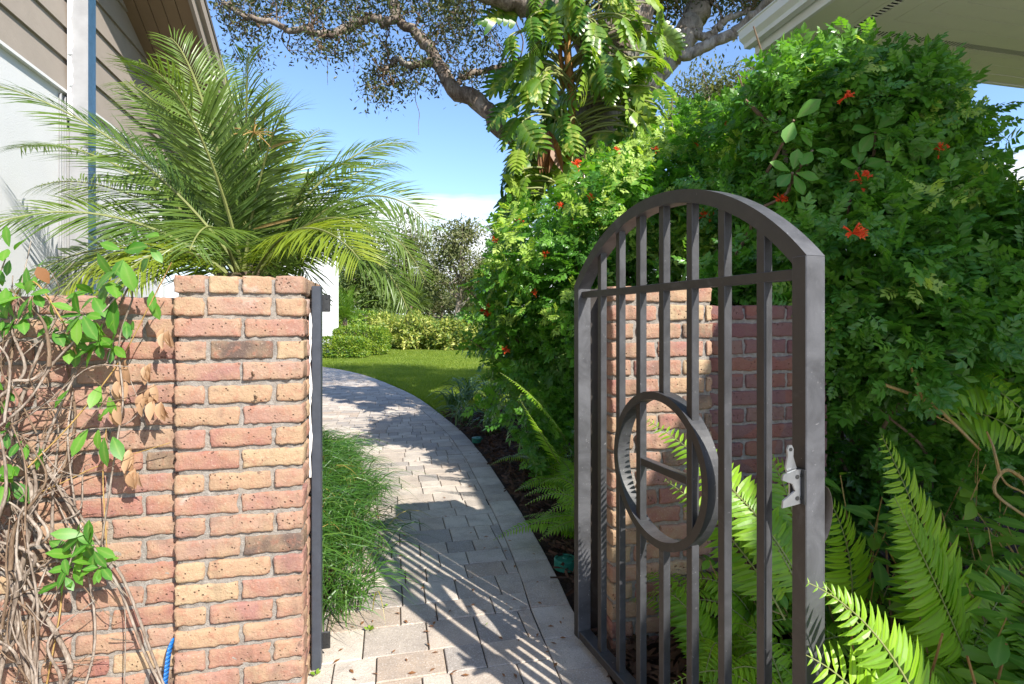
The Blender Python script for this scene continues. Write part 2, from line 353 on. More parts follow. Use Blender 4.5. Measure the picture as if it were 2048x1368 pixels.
def m_sungrey(name='sunlit_grey_coat', f=1.0):  # lighter grey for the gate's sunlit faces, light put into the coat colour
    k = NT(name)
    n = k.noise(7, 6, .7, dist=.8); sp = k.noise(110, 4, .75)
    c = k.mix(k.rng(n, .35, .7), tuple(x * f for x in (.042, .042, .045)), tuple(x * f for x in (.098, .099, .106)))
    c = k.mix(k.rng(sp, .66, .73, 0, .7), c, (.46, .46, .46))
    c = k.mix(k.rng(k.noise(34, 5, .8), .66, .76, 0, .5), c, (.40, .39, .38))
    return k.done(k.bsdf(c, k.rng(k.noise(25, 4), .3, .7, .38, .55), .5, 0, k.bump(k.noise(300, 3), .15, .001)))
M = dict(
    unseen_drive=m_ground('unseen_drive_concrete', [(.3, (.42, .39, .35)), (.7, (.56, .52, .47))], 9, .2, .01),
    grdleaf=leafmat('groundcover_leaf', [(.05, .15, .014), (.10, .24, .02), (.17, .32, .028), (.28, .40, .05)], .42, .35, midc=(.2, .33, .06), vscale=4),
    sungrey=m_sungrey(), sungreybar=m_sungrey('dim_sunlit_grey_coat', .62),
    brick=m_brick(), shadebrick=m_brick('shade_darkened_brick', .72), mortar=m_mortar(), paver=m_paver(), gate=m_gate(),
    sand=m_ground('joint_sand', [(.3, (.035, .03, .024)), (.7, (.10, .085, .065))], 80),
    mulch=m_ground('mulch_soil', [(.3, (.018, .011, .008)), (.55, (.055, .033, .022)), (.75, (.11, .07, .045))], 55, .9, .03),
    lawn=m_ground('lawn_turf', [(.3, (.06, .10, .016)), (.5, (.14, .18, .028)), (.68, (.27, .27, .07))], 26, .6, .03),
    fairway=m_ground('fairway_turf', [(.3, (.13, .19, .045)), (.7, (.21, .27, .08))], .4, .2, .05),
    chip=m_paint('bark_chip', (.085, .045, .028), .9, .2, .6, 9),
    post=m_paint('slate_post_paint', (.045, .052, .066), .42, .5, .15, 20, dust=((.25, .25, .27), 70, .70, .5)),
    seal=m_paint('white_sealant', (.80, .79, .76), .7, .3, .05, 30, .3, 90),
    steel=m_paint('galvanised_steel', (.34, .35, .36), .40, .5, .15, 25, metal=.85),
    bolt=m_paint('dark_bolt', (.06, .06, .06), .4, .5, .2, 40, metal=.7),
    stucco=m_paint('white_stucco', (.66, .66, .655), .9, .2, .03, 3, .55, 130),
    siding=m_paint('taupe_siding', (.335, .285, .24), .75, .3, .06, 5, .35, 60),
    soffit_b=m_paint('brown_soffit', (.24, .165, .095), .7, .3, .08, 4, .1, 50),
    trimgrey=m_paint('pale_grey_metal', (.29, .29, .295), .5, .45, .12, 9),
    blue=m_paint('steel_blue_paint', (.05, .125, .215), .45, .45, .15, 18, dust=((.4, .5, .6), 60, .70, .5)),
    white=m_paint('white_trim_paint', (.74, .74, .72), .55, .35, .03, 6),
    cream=m_paint('cream_soffit_paint', (.74, .73, .60), .6, .3, .03, 4),
    darkslot=m_paint('vent_screen', (.02, .02, .02), .8, .2, .2, 40),
    shingle=m_paint('roof_shingle', (.13, .12, .11), .9, .2, .25, 30, .6, 60),
    dooropen=m_paint('brown_door_paint', (.075, .05, .035), .6, .3, .1, 6),
    bluestrap=m_paint('blue_nylon', (.012, .13, .42), .5, .4, .1, 60),
    lidgreen=m_paint('green_plastic', (.015, .15, .10), .5, .4, .15, 30),
    oakbark=m_bark('oak_bark', (.15, .115, .09), (.36, .31, .26)),
    palebark=m_bark('pale_bark', (.24, .20, .16), (.46, .41, .35), 7),
    twig=m_bark('twig_bark', (.15, .10, .065), (.26, .19, .13), 30, .4),
    drystem=m_bark('dry_vine_stem', (.20, .155, .12), (.43, .37, .31), 25, .4),
    tanstem=m_bark('tan_vine_stem', (.33, .21, .07), (.45, .31, .12), 30, .3),
    philostem=m_bark('philodendron_stem', (.28, .14, .045), (.42, .25, .09), 14, .4),
    palmtrunk=m_bark('palm_trunk', (.12, .085, .055), (.27, .21, .15), 22),
    oakleaf=leafmat('oak_leaf', [(.02, .035, .010), (.045, .065, .016), (.08, .095, .028), (.14, .12, .045)], .45, .22),
    honey=leafmat('honeysuckle_leaf', [(.026, .10, .013), (.06, .19, .021), (.12, .29, .03), (.22, .40, .055)], .34, .40, midc=(.14, .26, .06), vscale=2.5),
    honeyyoungsun=leafmat('honeysuckle_young_sunlit_leaf', [(.20, .36, .04), (.33, .47, .08), (.48, .58, .17)], .42, .40, vscale=3),  # young growth, paled further to paint in the gloss of sun on leaves
    clusia=leafmat('clusia_leaf', [(.05, .17, .018), (.09, .25, .026), (.15, .31, .036)], .55, .28, midc=(.16, .24, .06), vscale=4),
    fern=leafmat('fern_frond', [(.10, .24, .012), (.17, .34, .016), (.26, .45, .022), (.36, .54, .035)], .40, .40, midc=(.13, .2, .03), vscale=3),
    palm=leafmat('palm_leaflet', [(.045, .095, .018), (.08, .14, .024), (.13, .195, .032), (.21, .26, .042)], .36, .30, vscale=1.6, dry=(.975, (.30, .20, .07))),
    palmyel=leafmat('palm_leaflet_yellowing', [(.14, .21, .018), (.20, .265, .022), (.29, .32, .028)], .40, .38, vscale=2),
    rachis=m_paint('palm_rachis', (.20, .22, .07), .5, .4, .15, 8),
    philo=leafmat('philodendron_leaf', [(.02, .085, .010), (.06, .15, .016), (.14, .25, .025), (.28, .37, .05)], .30, .34, midc=(.24, .30, .07), spec=.55, vscale=1.5,
                  streak=(6, (.42, .45, .09), .57)),
    deadleaf=leafmat('dead_leaf', [(.34, .20, .10), (.44, .28, .16), (.55, .40, .26)], .65, .25, tcol=(1.3, 1.1, .8)),
    brownleaf=leafmat('brown_leaf', [(.22, .10, .04), (.28, .13, .05)], .5, .25, tcol=(1.3, 1, .7)),
    vineleaf=leafmat('vine_leaf', [(.035, .14, .014), (.06, .20, .02), (.10, .27, .026), (.17, .34, .035)], .46, .36, midc=(.20, .33, .07), spec=.5, vscale=5),
    liriope=leafmat('liriope_blade', [(.02, .07, .010), (.04, .115, .016), (.07, .165, .022), (.12, .21, .03)], .42, .30, vscale=4, dry=(.97, (.34, .27, .07))),
    strap=leafmat('strap_leaf', [(.04, .10, .035), (.08, .16, .05), (.16, .24, .09)], .42, .25, vscale=4),
    clip=leafmat('clipped_hedge_leaf', [(.045, .12, .010), (.09, .18, .014), (.20, .28, .02), (.36, .40, .04)], .45, .28, vscale=2),
    varieg=leafmat('variegated_leaf', [(.05, .12, .016), (.12, .19, .024), (.38, .40, .08), (.58, .54, .18)], .45, .28, vscale=1.6),
    fartree=leafmat('far_tree_leaf', [(.06, .08, .026), (.10, .12, .038), (.15, .16, .055), (.21, .19, .09)], .6, .25, vscale=.4),
    fargreen=leafmat('far_green_leaf', [(.06, .10, .02), (.10, .145, .03), (.15, .19, .045)], .6, .25, vscale=.5),
    areca=leafmat('areca_leaflet', [(.05, .13, .012), (.10, .20, .018), (.18, .27, .03)], .45, .3, vscale=1),
    grass=leafmat('grass_blade', [(.11, .18, .016), (.18, .25, .022), (.28, .33, .045)], .5, .4, vscale=.8),
    weed=leafmat('weed_leaf', [(.16, .30, .03), (.26, .38, .05)], .45, .35),
    flower=leafmat('orange_flower', [(.70, .05, .012), (.82, .10, .02), (.86, .18, .03)], .5, .3, tcol=(1.2, .6, .4)),
)
# ================================================================== ground, path
R_PTS = np.array([[.40, -3.0], [.40, 1.2], [.37, 1.9]] + [gp(u, v)[:2] for u, v in
        [(1143, 1214), (1111, 1145), (1051, 1038), (995, 952), (957, 900), (901, 844), (806, 780), (691, 741)]] + [[-7.6, 17.2], [-11.5, 19.0]])
WIDTH = np.interp(np.arange(len(R_PTS)), [0, 2, 3, 4, 5, 6, 7, 8, 9, 10, 13], [2.6, 1.9, 1.15, 1.12, 1.12, 1.22, 1.45, 1.85, 2.1, 2.2, 2.2])
def resample2(P, extra, n):
    Q = smooth_line(np.column_stack([P, extra]), n); return Q[:, :2], Q[:, 2]
RE, WW = resample2(R_PTS, WIDTH, 240)
TG = norm(np.gradient(RE, axis=0)); NL = np.stack([-TG[:, 1], TG[:, 0]], 1)       # left-hand normal
LE = RE + NL * WW[:, None]

def clip_half(poly, p, n):
    out = []
    for i in range(len(poly)):
        a, b = poly[i], poly[(i + 1) % len(poly)]
        da, db = np.dot(a - p, n), np.dot(b - p, n)
        if da >= 0: out.append(a)
        if da * db < 0: out.append(a + (b - a) * da / (da - db))
    return out
def shrink(poly, d):
    P = np.array(poly); c = P.mean(0); out = []
    n = len(P)
    area = 0.5 * np.sum(P[:, 0] * np.roll(P[:, 1], -1) - np.roll(P[:, 0], -1) * P[:, 1])
    if area < 0: P = P[::-1]
    q = [p for p in P]
    for i in range(n):
        a, b = P[i], P[(i + 1) % n]; e = b - a
        if np.linalg.norm(e) < 1e-6: continue
        nn = np.array([-e[1], e[0]]) / np.linalg.norm(e)
        q = clip_half(q, a + nn * d, nn)
        if len(q) < 3: return None
    return np.array(q)
def stone(mb, poly, z):
    q = shrink(poly, .0022)
    if q is None: return
    q2 = shrink(q, .003)
    if q2 is None: return
    n = len(q); tilt = RG.normal(size=2) * .004; c = q.mean(0)
    zz = lambda P: z + (P - c) @ tilt
    r = random.random()
    low = np.column_stack([q, np.full(n, -.02)]); mid = np.column_stack([q, zz(q) - .004])
    sides = np.array([[i, (i + 1) % n, n + (i + 1) % n, n + i] for i in range(n)])
    mb.add(np.vstack([low, mid]), sides, 0, r)
    if len(q2) == n:
        top = np.column_stack([q2, zz(q2)])
        mb.add(np.vstack([mid, top]), sides, 0, r)
        mb.add(top, np.arange(n)[None, :], 0, r)
    else:
        mb.add(mid, np.arange(n)[None, :], 0, r)

def build_path():
    mb = MB()
    # jointing sand below the stones
    V = np.vstack([np.column_stack([RE, np.full(len(RE), -.009)]), np.column_stack([LE, np.full(len(LE), -.009)])]); n = len(RE)
    mb.add(V, np.array([[i, i + 1, n + i + 1, n + i] for i in range(n - 1)]), 1)
    BW = .185
    # border stones along both edges
    far = LE[:, 1] > 2.75
    for E, sg in ((RE, 1), (LE[far], -1)):
        s = np.concatenate([[0], np.cumsum(np.linalg.norm(np.diff(E, axis=0), axis=1))])
        N2 = (NL if sg > 0 else NL[far]) * sg
        q = 0.0
        while q < s[-1] - .3:
            L = random.choice([.16, .21, .24, .29])
            pts = []
            for d in (q, q + L):
                e = np.array([np.interp(d, s, E[:, k]) for k in (0, 1)]); nn = norm(np.array([np.interp(d, s, N2[:, k]) for k in (0, 1)]))
                pts.append((e, e + nn * BW))
            stone(mb, [pts[0][0], pts[0][1], pts[1][1], pts[1][0]], RG.normal() * .0012)
            q += L
    # field stones: random ashlar on a grid squared to the walls
    wd, wn = WD[:2], WN[:2]
    y0 = -3.2
    while y0 < 21.5:       # rows squared to the walls, stones of mixed length
        dy = random.choice([.155, .155, .205])
        x0 = -9.0 + random.random() * .3
        while x0 < 4.5:
            w = random.choice([.105, .155, .155, .205, .205, .255, .305]) + RG.normal() * .002
            cuts = [(y0, y0 + dy)]
            for ya_, yb_ in cuts:
                c = wd * (x0 + w / 2) + wn * (ya_ + yb_) / 2
                d2 = ((RE - c) ** 2).sum(1); k = int(d2.argmin()); off = np.dot(c - RE[k], NL[k])
                if off < -.16 or off > WW[k] + .16 or k in (0, len(RE) - 1): continue
                poly = [wd * (x0 + p * w) + wn * (ya_ + r * (yb_ - ya_)) for p, r in ((0, 0), (1, 0), (1, 1), (0, 1))]
                for off_, sgn in ((BW, 1), (WW[k] - (BW if LE[k, 1] > 2.75 else 0), -1)):
                    poly = clip_half(poly, RE[k] + NL[k] * off_, NL[k] * sgn)
                    if len(poly) < 3: break
                if len(poly) >= 3:
                    P = np.array(poly)
                    ar = abs(0.5 * np.sum(P[:, 0] * np.roll(P[:, 1], -1) - np.roll(P[:, 0], -1) * P[:, 1]))
                    if ar > 6e-4: stone(mb, poly, RG.normal() * .0012)
            x0 += w
        y0 += dy
    return tag(mb.build('path', [M['paver'], M['sand']]), kind='structure')
build_path()

def sheet(name, pts, z, mat, sub=0):
    mb = MB(); P = np.column_stack([np.array(pts, float), np.full(len(pts), z)]); mb.add(P, np.arange(len(P))[None, :])
    return tag(mb.build(name, mat), kind='structure')
sheet('lawn', [(-400, -40), (400, -40), (400, 600), (-400, 600)], -.035, M['lawn'])
sheet('unseen_driveway', [(-9, -14), (9, -14), (9, .95), (-9, .95)], -.022, M['unseen_drive'])  # unseen pale ground behind the camera, added to bounce sun forward
# planting beds: gently mounded soil
def bed(name, edge, side_w, seedoff):
    """soil strip from the edge polyline outward"""
    mb = MB(); n = len(edge); cols = 26
    t = np.linspace(0, 1, cols) ** 1.4
    out = edge + side_w
    V = []
    for j in range(cols):
        P = edge * (1 - t[j]) + out * t[j]
        h = -.018 + .07 * min(1, t[j] * 9) * (1 - .4 * t[j]) + .012 * np.sin(P[:, 0] * 23 + seedoff) * np.sin(P[:, 1] * 19) * min(1, t[j] * 20) + .008 * RG.normal(size=n) * (t[j] > .0)
        V.append(np.column_stack([P, h]))
    V = np.array(V).reshape(-1, 3)
    Q = np.array([[j * n + i, j * n + i + 1, (j + 1) * n + i + 1, (j + 1) * n + i] for j in range(cols - 1) for i in range(n - 1)])
    mb.add(V, Q); return tag(mb.build(name, M['mulch'], smooth=True), kind='structure')
sel = (RE[:, 1] < 7.4) & (RE[:, 1] > .9)
ed = RE[sel]; sw = np.column_stack([np.full(len(ed), 7.0), np.linspace(0, 2.2, len(ed)) ** 1.0])
bed('garden_bed_ground', ed, sw, 0.3)
sel = (LE[:, 1] < 15) & (LE[:, 1] > 2.05)
ed = LE[sel]; bed('border_bed_ground', ed, np.column_stack([np.full(len(ed), -3.2), np.full(len(ed), -.7)]), 1.9)
# far fairway rising behind the hedges
mb = MB(); xs = np.linspace(-160, 160, 60); ys = np.linspace(34, 260, 40)
XX, YY = np.meshgrid(xs, ys)
ZZ = -.03 + 2.6 * (1 - np.exp(-np.maximum(YY - 38, 0) / 26)) + .5 * np.sin(XX * .04 + 1) * np.clip((YY - 40) / 40, 0, 1)
V = np.column_stack([XX.ravel(), YY.ravel(), ZZ.ravel()]); nx = len(xs)
mb.add(V, np.array([[j * nx + i, j * nx + i + 1, (j + 1) * nx + i + 1, (j + 1) * nx + i] for j in range(len(ys) - 1) for i in range(nx - 1)]))
tag(mb.build('hill', M['fairway'], smooth=True), kind='structure')

# mulch chips (nobody could count them)
mb = MB()
tri = (np.array([[-.5, 0, 0], [.5, 0, 0], [.35, 1, .12], [-.3, 1, 0]]), np.array([[0, 1, 2, 3]]), np.zeros(4))
N = 5200
k = RG.integers(5, (RE[:, 1] < 7.5).sum(), N); o = .02 + RG.gamma(1.2, .28, N)
P = np.column_stack([RE[k] - NL[k] * o[:, None], .02 + .03 * np.minimum(1, o * 4) + .02 * RG.random(N)])
d = RG.normal(size=(N, 3)) * [1, 1, .28]; up = np.array([0, 0, 1.0]) + RG.normal(size=(N, 3)) * .5
scatter(mb, tri, frames(d, up), P, np.column_stack([.012 + .012 * RG.random(N), .03 + .06 * RG.random(N), np.full(N, .03)]))
tag(mb.build('mulch_debris', M['chip']), 'brown bark mulch and leaf litter along the curved paver edge', 'mulch', kind='stuff')

# ================================================================== brickwork
COURSE = .0735; BH = .0615; BD = .095
def grid_box(nx, ny, nz):
    """unit box surface grid, vertices in 0..1"""
    idx = {}; V = []; Q = []
    def vid(p):
        if p not in idx: idx[p] = len(V); V.append((p[0] / nx, p[1] / ny, p[2] / nz))
        return idx[p]
    for (a, na, b, nb, c, nc) in ((0, nx, 1, ny, 2, nz), (1, ny, 2, nz, 0, nx), (2, nz, 0, nx, 1, ny)):
        for e in (0, nc):
            for i in range(na):
                for j in range(nb):
                    q = []
                    for di, dj in ((0, 0), (1, 0), (1, 1), (0, 1)):
                        p = [0, 0, 0]; p[a] = i + di; p[b] = j + dj; p[c] = e; q.append(vid(tuple(p)))
                    Q.append(q if e else q[::-1])
    return np.array(V), np.array(Q)
GB = {n: grid_box(n, 4, 5) for n in (6, 12)}
def brick(mb, o, x0, x1, y0, y1, z0, z1):
    w = x1 - x0
    V, Q = GB[12 if w > .14 else 6]
    # pull grid lines towards the edges so that the wear shows there
    V = V.copy(); V = np.where(V < .5, .5 * (2 * V) ** 1.5, 1 - .5 * (2 * (1 - V)) ** 1.5)
    S = np.array([w, y1 - y0, z1 - z0]); P = V * S
    r = .0045 + .0035 * random.random()
    c = np.clip(P, r, S - r); d = P - c; L = np.linalg.norm(d, axis=1, keepdims=True)
    P = np.where(L > 1e-9, c + d / np.maximum(L, 1e-9) * np.minimum(L, r), P)
    ph = RG.random(9) * 6.28
    f = (np.sin(P[:, 0] * 61 + ph[0]) * np.sin(P[:, 2] * 97 + ph[1]) + .8 * np.sin(P[:, 0] * 143 + ph[2] + 2 * np.sin(P[:, 1] * 70 + ph[3])) + .6 * np.sin(P[:, 2] * 210 + ph[4]) * np.sin(P[:, 0] * 190 + ph[5]))
    edge = (np.abs(V - .5).max(1) > .45).astype(float) + (np.sort(np.abs(V - .5), 1)[:, 1] > .42) * 1.2
    n = norm(P - S / 2)
    P = P + n * (f * .0008 * (1 + edge))[:, None] + RG.normal(size=P.shape) * .0009
    P[:, 2] += np.sin(P[:, 0] * 38 + ph[6]) * .0006
    P += np.array([x0, y0 + RG.normal() * .0018, z0 + RG.normal() * .0012])
    mb.add(np.asarray(o) + P @ WAX, Q, 0, random.random())
def mortar_box(mb, o, lo, hi):
    V, Q = grid_box(int(max(4, (hi[0] - lo[0]) / .03)), int(max(3, (hi[1] - lo[1]) / .05)), int((hi[2] - lo[2]) / .02))
    P = np.array(lo) + V * (np.array(hi) - np.array(lo))
    P[:, :2] += RG.normal(size=(len(P), 2)) * .0022
    mb.add(np.asarray(o) + P @ WAX, Q, 1, .5)
def courses(mb, o, W, D, ztop, cap=True, ret=(False, False), start=0):
    n = int(ztop / COURSE) + 1
    J = .0115
    for c in range(n):
        z1 = ztop - c * COURSE; z0 = z1 - BH
        if z1 < .02: break
        k = (c + start) % 2
        if cap and c == 0: cuts = list(np.linspace(0, W + J, max(2, round(W / .1)) + 1))
        else:
            cuts = [0.0]; x = .0 if not k else -.1035
            while x < W:
                x += .207
                if x > .03: cuts.append(min(x + RG.normal() * .004, W + J))
            cuts = sorted(set(cuts))
            if W + J - cuts[-1] < .05: cuts[-1] = W + J
            elif cuts[-1] < W: cuts.append(W + J)
        depth = D if (cap and c == 0) else BD
        for a, b in zip(cuts[:-1], cuts[1:]):
            if b - J - a > .015: brick(mb, o, a, b - J, 0, depth, z0, z1)
        if D > .3:      # the other three sides of a pillar
            back = D - BD
            for side, on in ((0, ret[0]), (1, ret[1])):
                if not on: continue
                x0, x1 = (0, BD) if side == 0 else (W - BD, W)
                y = BD + J
                first = .1 if k else .2
                while y < D - .02:
                    e = min(y + first, D); first = .195
                    brick(mb, o, x0, x1, y, e, z0, z1); y = e + J
def masonry(name, label, o, W, D, ztop, cap, ret, start=0, bm='brick'):
    mb = MB(); o = np.array([o[0], o[1], 0.0])
    courses(mb, o, W, D, ztop, cap, ret, start)
    i = .0085
    mortar_box(mb, o, (i, i, -.05), (W - i, D - i, ztop - .012))
    ob = mb.build(name, [M[bm], M['mortar']], smooth=False)
    me = ob.data
    me.polygons.foreach_set('use_smooth', np.ones(len(me.polygons), bool))
    return tag(ob, label, 'brick pillar' if 'pillar' in name else 'brick wall')
LPo = at(348, 642, 1.773)
LPW = float(np.dot(at(607, 642, 1.862) - LPo, WD))
left_pillar = masonry('brick_pillar', 'weathered brick pillar in full sun left of the paved opening, by the green grass tuft', LPo, LPW, .50, 1.453, True, (False, True))
LWo = LPo - WD * 1.75 + WN * .035
left_wall = masonry('brick_wall', 'sunlit garden brick wall behind dry vine stems, left of the brick pillar', LWo, 1.755, .20, 1.381, False, (False, False), 1)
RPo = at(1224, 642, 2.113)
right_pillar = masonry('brick_pillar', 'brick pillar behind the bars of the open gate, top bricks pale in the sun', RPo, .44, .41, 1.438, True, (True, False), 1)
RWo = RPo + WD * .44 + WN * .07
right_wall = masonry('brick_wall', 'brick wall in shade-darkened red under the shrub, seen behind the latch side of the gate', RWo, .62, .20, 1.366, False, (False, False), 0, 'shadebrick')

# two rusty wall studs in the sunny pillar
for (u, v) in ((505, 750), (510, 796)):
    P0 = LPo + WD * ((u - 348) / (607 - 348) * LPW); P0[2] = CH - (v - V0) / 596
    mb = MB(); tube(mb, [P0 + WN * .03, P0 - WN * .02, P0 - WN * .028 + ZU * .012], [.0035, .0035, .003], 8)
    s = tag(mb.build('wall_stud', M['twig'], smooth=True), 'upper of two small rusty studs in the front of the sunny brick pillar' if v < 770 else 'lower of two small rusty studs in the front of the sunny brick pillar', 'stud', 'rusty studs in the brick pillar')

# ================================================================== gate stop post on the left pillar
po = LPo + WD * (LPW + .006) + WN * .145; po[2] = 0
post = MB(); bbox(post, po, WAX, (0, 0, 0), (.034, .05, 1.43), .003)
post = post.build('gate_post', M['post']); tag(post, 'slim dark slate metal gate post fixed to the side of the sunny brick pillar', 'gate post')
for z in (.045, 1.335):
    t = MB(); bbox(t, po, WAX, (.030, .052, z), (.062, .058, z + .066), .0028); 
    for q in (.014, .052): tube(t, [po + WD * .05 + WN * .052 + ZU * (z + q), po + WD * .05 + WN * .049 + ZU * (z + q)], .004, 8)
    t.build('stop_plate', M['bolt'], post)
s = MB()
zz = np.linspace(.72, 1.33, 40); wv = .005 + .0022 * np.sin(zz * 31) + .0012 * RG.normal(size=40)
for i in range(39):
    s.add([po + WD * -.007 + WN * -.001 + ZU * zz[i], po + WD * (wv[i] - .004) + WN * -.003 + ZU * zz[i], po + WD * (wv[i + 1] - .004) + WN * -.003 + ZU * zz[i + 1], po + WD * -.007 + WN * -.001 + ZU * zz[i + 1]], [[0, 1, 2, 3]])
s.build('sealant_bead', M['seal'], post)

# ================================================================== open arched gate
GO = np.array([.261, 2.151, 0.0]); GD = norm(np.array([.370, -.989, 0])); GN = np.array([-GD[1], GD[0], 0.0])
GA = np.array([GD, GN, ZU])
gate = thing('garden_gate', 'open arched bronze metal gate with vertical bars and a ring in the middle', 'gate', loc=tuple(GO))
GM = M['gate']
T0, T1 = -.031, 1.0586; ZB, ZS = .035, 1.442; DEP = .056
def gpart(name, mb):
    """edge and top faces get a greyer coat: sunlight painted into the colour"""
    o = mb.build(name, [GM, M['sungrey'] if name in ('stile', 'arch') else M['sungreybar']]); n = len(o.data.polygons)
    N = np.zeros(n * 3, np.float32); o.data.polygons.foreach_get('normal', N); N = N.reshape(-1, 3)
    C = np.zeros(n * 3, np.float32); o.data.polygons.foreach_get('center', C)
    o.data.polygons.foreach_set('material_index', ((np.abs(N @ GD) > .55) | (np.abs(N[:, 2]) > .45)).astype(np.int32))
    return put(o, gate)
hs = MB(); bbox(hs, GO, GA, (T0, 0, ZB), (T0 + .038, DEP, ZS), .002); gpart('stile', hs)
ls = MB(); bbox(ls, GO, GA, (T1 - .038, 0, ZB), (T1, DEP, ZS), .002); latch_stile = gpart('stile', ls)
chord = T1 - T0; TOPZ = 1.690; rise = TOPZ - ZS; RAD = chord ** 2 / (8 * rise) + rise / 2; AC = np.array([(T0 + T1) / 2, TOPZ - RAD])
half = math.asin(chord / 2 / RAD)
def arcz(t, r): return AC[1] + math.sqrt(max(r * r - (t - AC[0]) ** 2, 0))
def sweep(mb, prof, closed=False):
    """prof: list of rings of 4 local points"""
    P = np.array(prof); n = len(P); V = (GO + P.reshape(-1, 3) @ GA)
    Q = []
    for i in range(n if closed else n - 1):
        j = (i + 1) % n
        for k in range(4): Q.append([i * 4 + k, i * 4 + (k + 1) % 4, j * 4 + (k + 1) % 4, j * 4 + k])
    mb.add(V, np.array(Q))
    if not closed: mb.add(V, np.array([[3, 2, 1, 0], [(n - 1) * 4, (n - 1) * 4 + 1, (n - 1) * 4 + 2, (n - 1) * 4 + 3]]))
ar = MB(); pr = []
for a in np.linspace(-half, half, 49):
    s, c = math.sin(a), math.cos(a); r0, r1 = RAD - .038, RAD
    z0 = AC[1] + r0 * c; t0 = AC[0] + r0 * s; t1 = AC[0] + r1 * s; z1 = AC[1] + r1 * c
    pr.append([(t0, .001, z0), (t0, DEP - .001, z0), (t1, DEP - .001, z1), (t1, .001, z1)])
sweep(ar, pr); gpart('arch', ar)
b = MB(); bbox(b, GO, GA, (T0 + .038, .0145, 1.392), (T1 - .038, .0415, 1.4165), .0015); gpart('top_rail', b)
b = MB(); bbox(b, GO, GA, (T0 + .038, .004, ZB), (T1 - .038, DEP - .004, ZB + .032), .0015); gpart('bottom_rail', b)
RC, RZ, RO, RI = .508, .840, .240, .215
def ring_z(t, r): return math.sqrt(max(r * r - (t - RC) ** 2, 0))
BARS = [.133, .262, .388, .513, .644, .772, .904]
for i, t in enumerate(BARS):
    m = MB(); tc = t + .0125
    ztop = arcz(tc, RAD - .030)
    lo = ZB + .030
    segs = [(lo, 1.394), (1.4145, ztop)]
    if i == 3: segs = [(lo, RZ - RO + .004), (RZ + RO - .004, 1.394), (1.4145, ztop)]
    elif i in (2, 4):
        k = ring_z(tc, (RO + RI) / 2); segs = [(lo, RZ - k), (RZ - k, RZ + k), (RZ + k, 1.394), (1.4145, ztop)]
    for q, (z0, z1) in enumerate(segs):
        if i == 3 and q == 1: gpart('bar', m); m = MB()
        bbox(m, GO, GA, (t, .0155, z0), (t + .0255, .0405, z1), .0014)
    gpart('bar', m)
rg = MB(); pr = []
for a in np.linspace(0, 2 * math.pi, 72, endpoint=False):
    s, c = math.sin(a), math.cos(a)
    pr.append([(RC + RI * s, .004, RZ + RI * c), (RC + RI * s, .052, RZ + RI * c), (RC + RO * s, .052, RZ + RO * c), (RC + RO * s, .004, RZ + RO * c)])
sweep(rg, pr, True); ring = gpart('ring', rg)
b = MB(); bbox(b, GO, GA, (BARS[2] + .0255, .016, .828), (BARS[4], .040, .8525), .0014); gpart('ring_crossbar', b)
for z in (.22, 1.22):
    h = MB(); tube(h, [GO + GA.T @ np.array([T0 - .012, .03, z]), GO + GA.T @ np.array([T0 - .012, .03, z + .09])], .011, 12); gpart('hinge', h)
# jamb post that carries the hinges, against the right pillar
jo = RPo - WD * .066 + WN * .10; jo[2] = 0
j = MB(); bbox(j, jo, WAX, (0, 0, 0), (.055, .05, 1.43), .003)
tag(j.build('gate_post', M['gate']), 'dark hinge post of the open gate beside the shaded brick pillar', 'gate post')
# gravity latch
LZ = .905
lt = MB(); bbox(lt, GO, GA, (T1 - .030, -.006, LZ), (T1 + .001, -.0005, LZ + .075), .001)
for z in (.013, .062):
    p = GO + GA.T @ np.array([T1 - .010, -.006, LZ + z]); tube(lt, [p, p - GN * .003], .0045, 10)
latch = put(lt.build('latch', M['bolt']), gate)
def prism(mb, pts, t0, t1):
    """outline pts (w, z) in the plane across the gate, thickness t0..t1 along the gate"""
    P = np.array(pts); n = len(P)
    V = np.array([[t0, w, z] for w, z in P] + [[t1, w, z] for w, z in P])
    V = GO + V @ GA
    mb.add(V, [np.array([list(range(n))[::-1], list(range(n, 2 * n))]), np.array([[i, (i + 1) % n, n + (i + 1) % n, n + i] for i in range(n)])])
f = MB()
prism(f, [(-.002, LZ + .002), (-.002, LZ + .074), (-.020, LZ + .075), (-.055, LZ + .068), (-.058, LZ + .056), (-.030, LZ + .046), (-.022, LZ + .030), (-.056, LZ + .012), (-.058, LZ - .003), (-.020, LZ + .000)], T1 - .012, T1 - .008)
prism(f, [(-.004, LZ + .0005), (-.004, LZ + .0755), (-.020, LZ + .0765), (-.020, LZ - .0005)], T1 - .028, T1 - .024)
for a in (-.024, ): 
    for z in (LZ + .014, LZ + .060):
        p = GO + GA.T @ np.array([T1 - .008, -.017, z]); tube(f, [p, p + GD * .0012], .005, 10, 1)
fork = put(f.build('fork', [M['steel'], M['bolt']], latch), gate); fork.parent = latch; fork.matrix_parent_inverse = Matrix.Identity(4)
f = MB(); prism(f, [(-.012, LZ + .066), (-.036, LZ + .066), (-.040, LZ + .080), (-.034, LZ + .104), (-.036, LZ + .118), (-.031, LZ + .127), (-.023, LZ + .127), (-.018, LZ + .118), (-.019, LZ + .102), (-.010, LZ + .078)], T1 - .020, T1 - .016)
p = GO + GA.T @ np.array([T1 - .0155, -.027, LZ + .118]); tube(f, [p, p + GD * .001], .004, 10, 1)
lev = f.build('lever', [M['steel'], M['bolt']]); lev.parent = latch
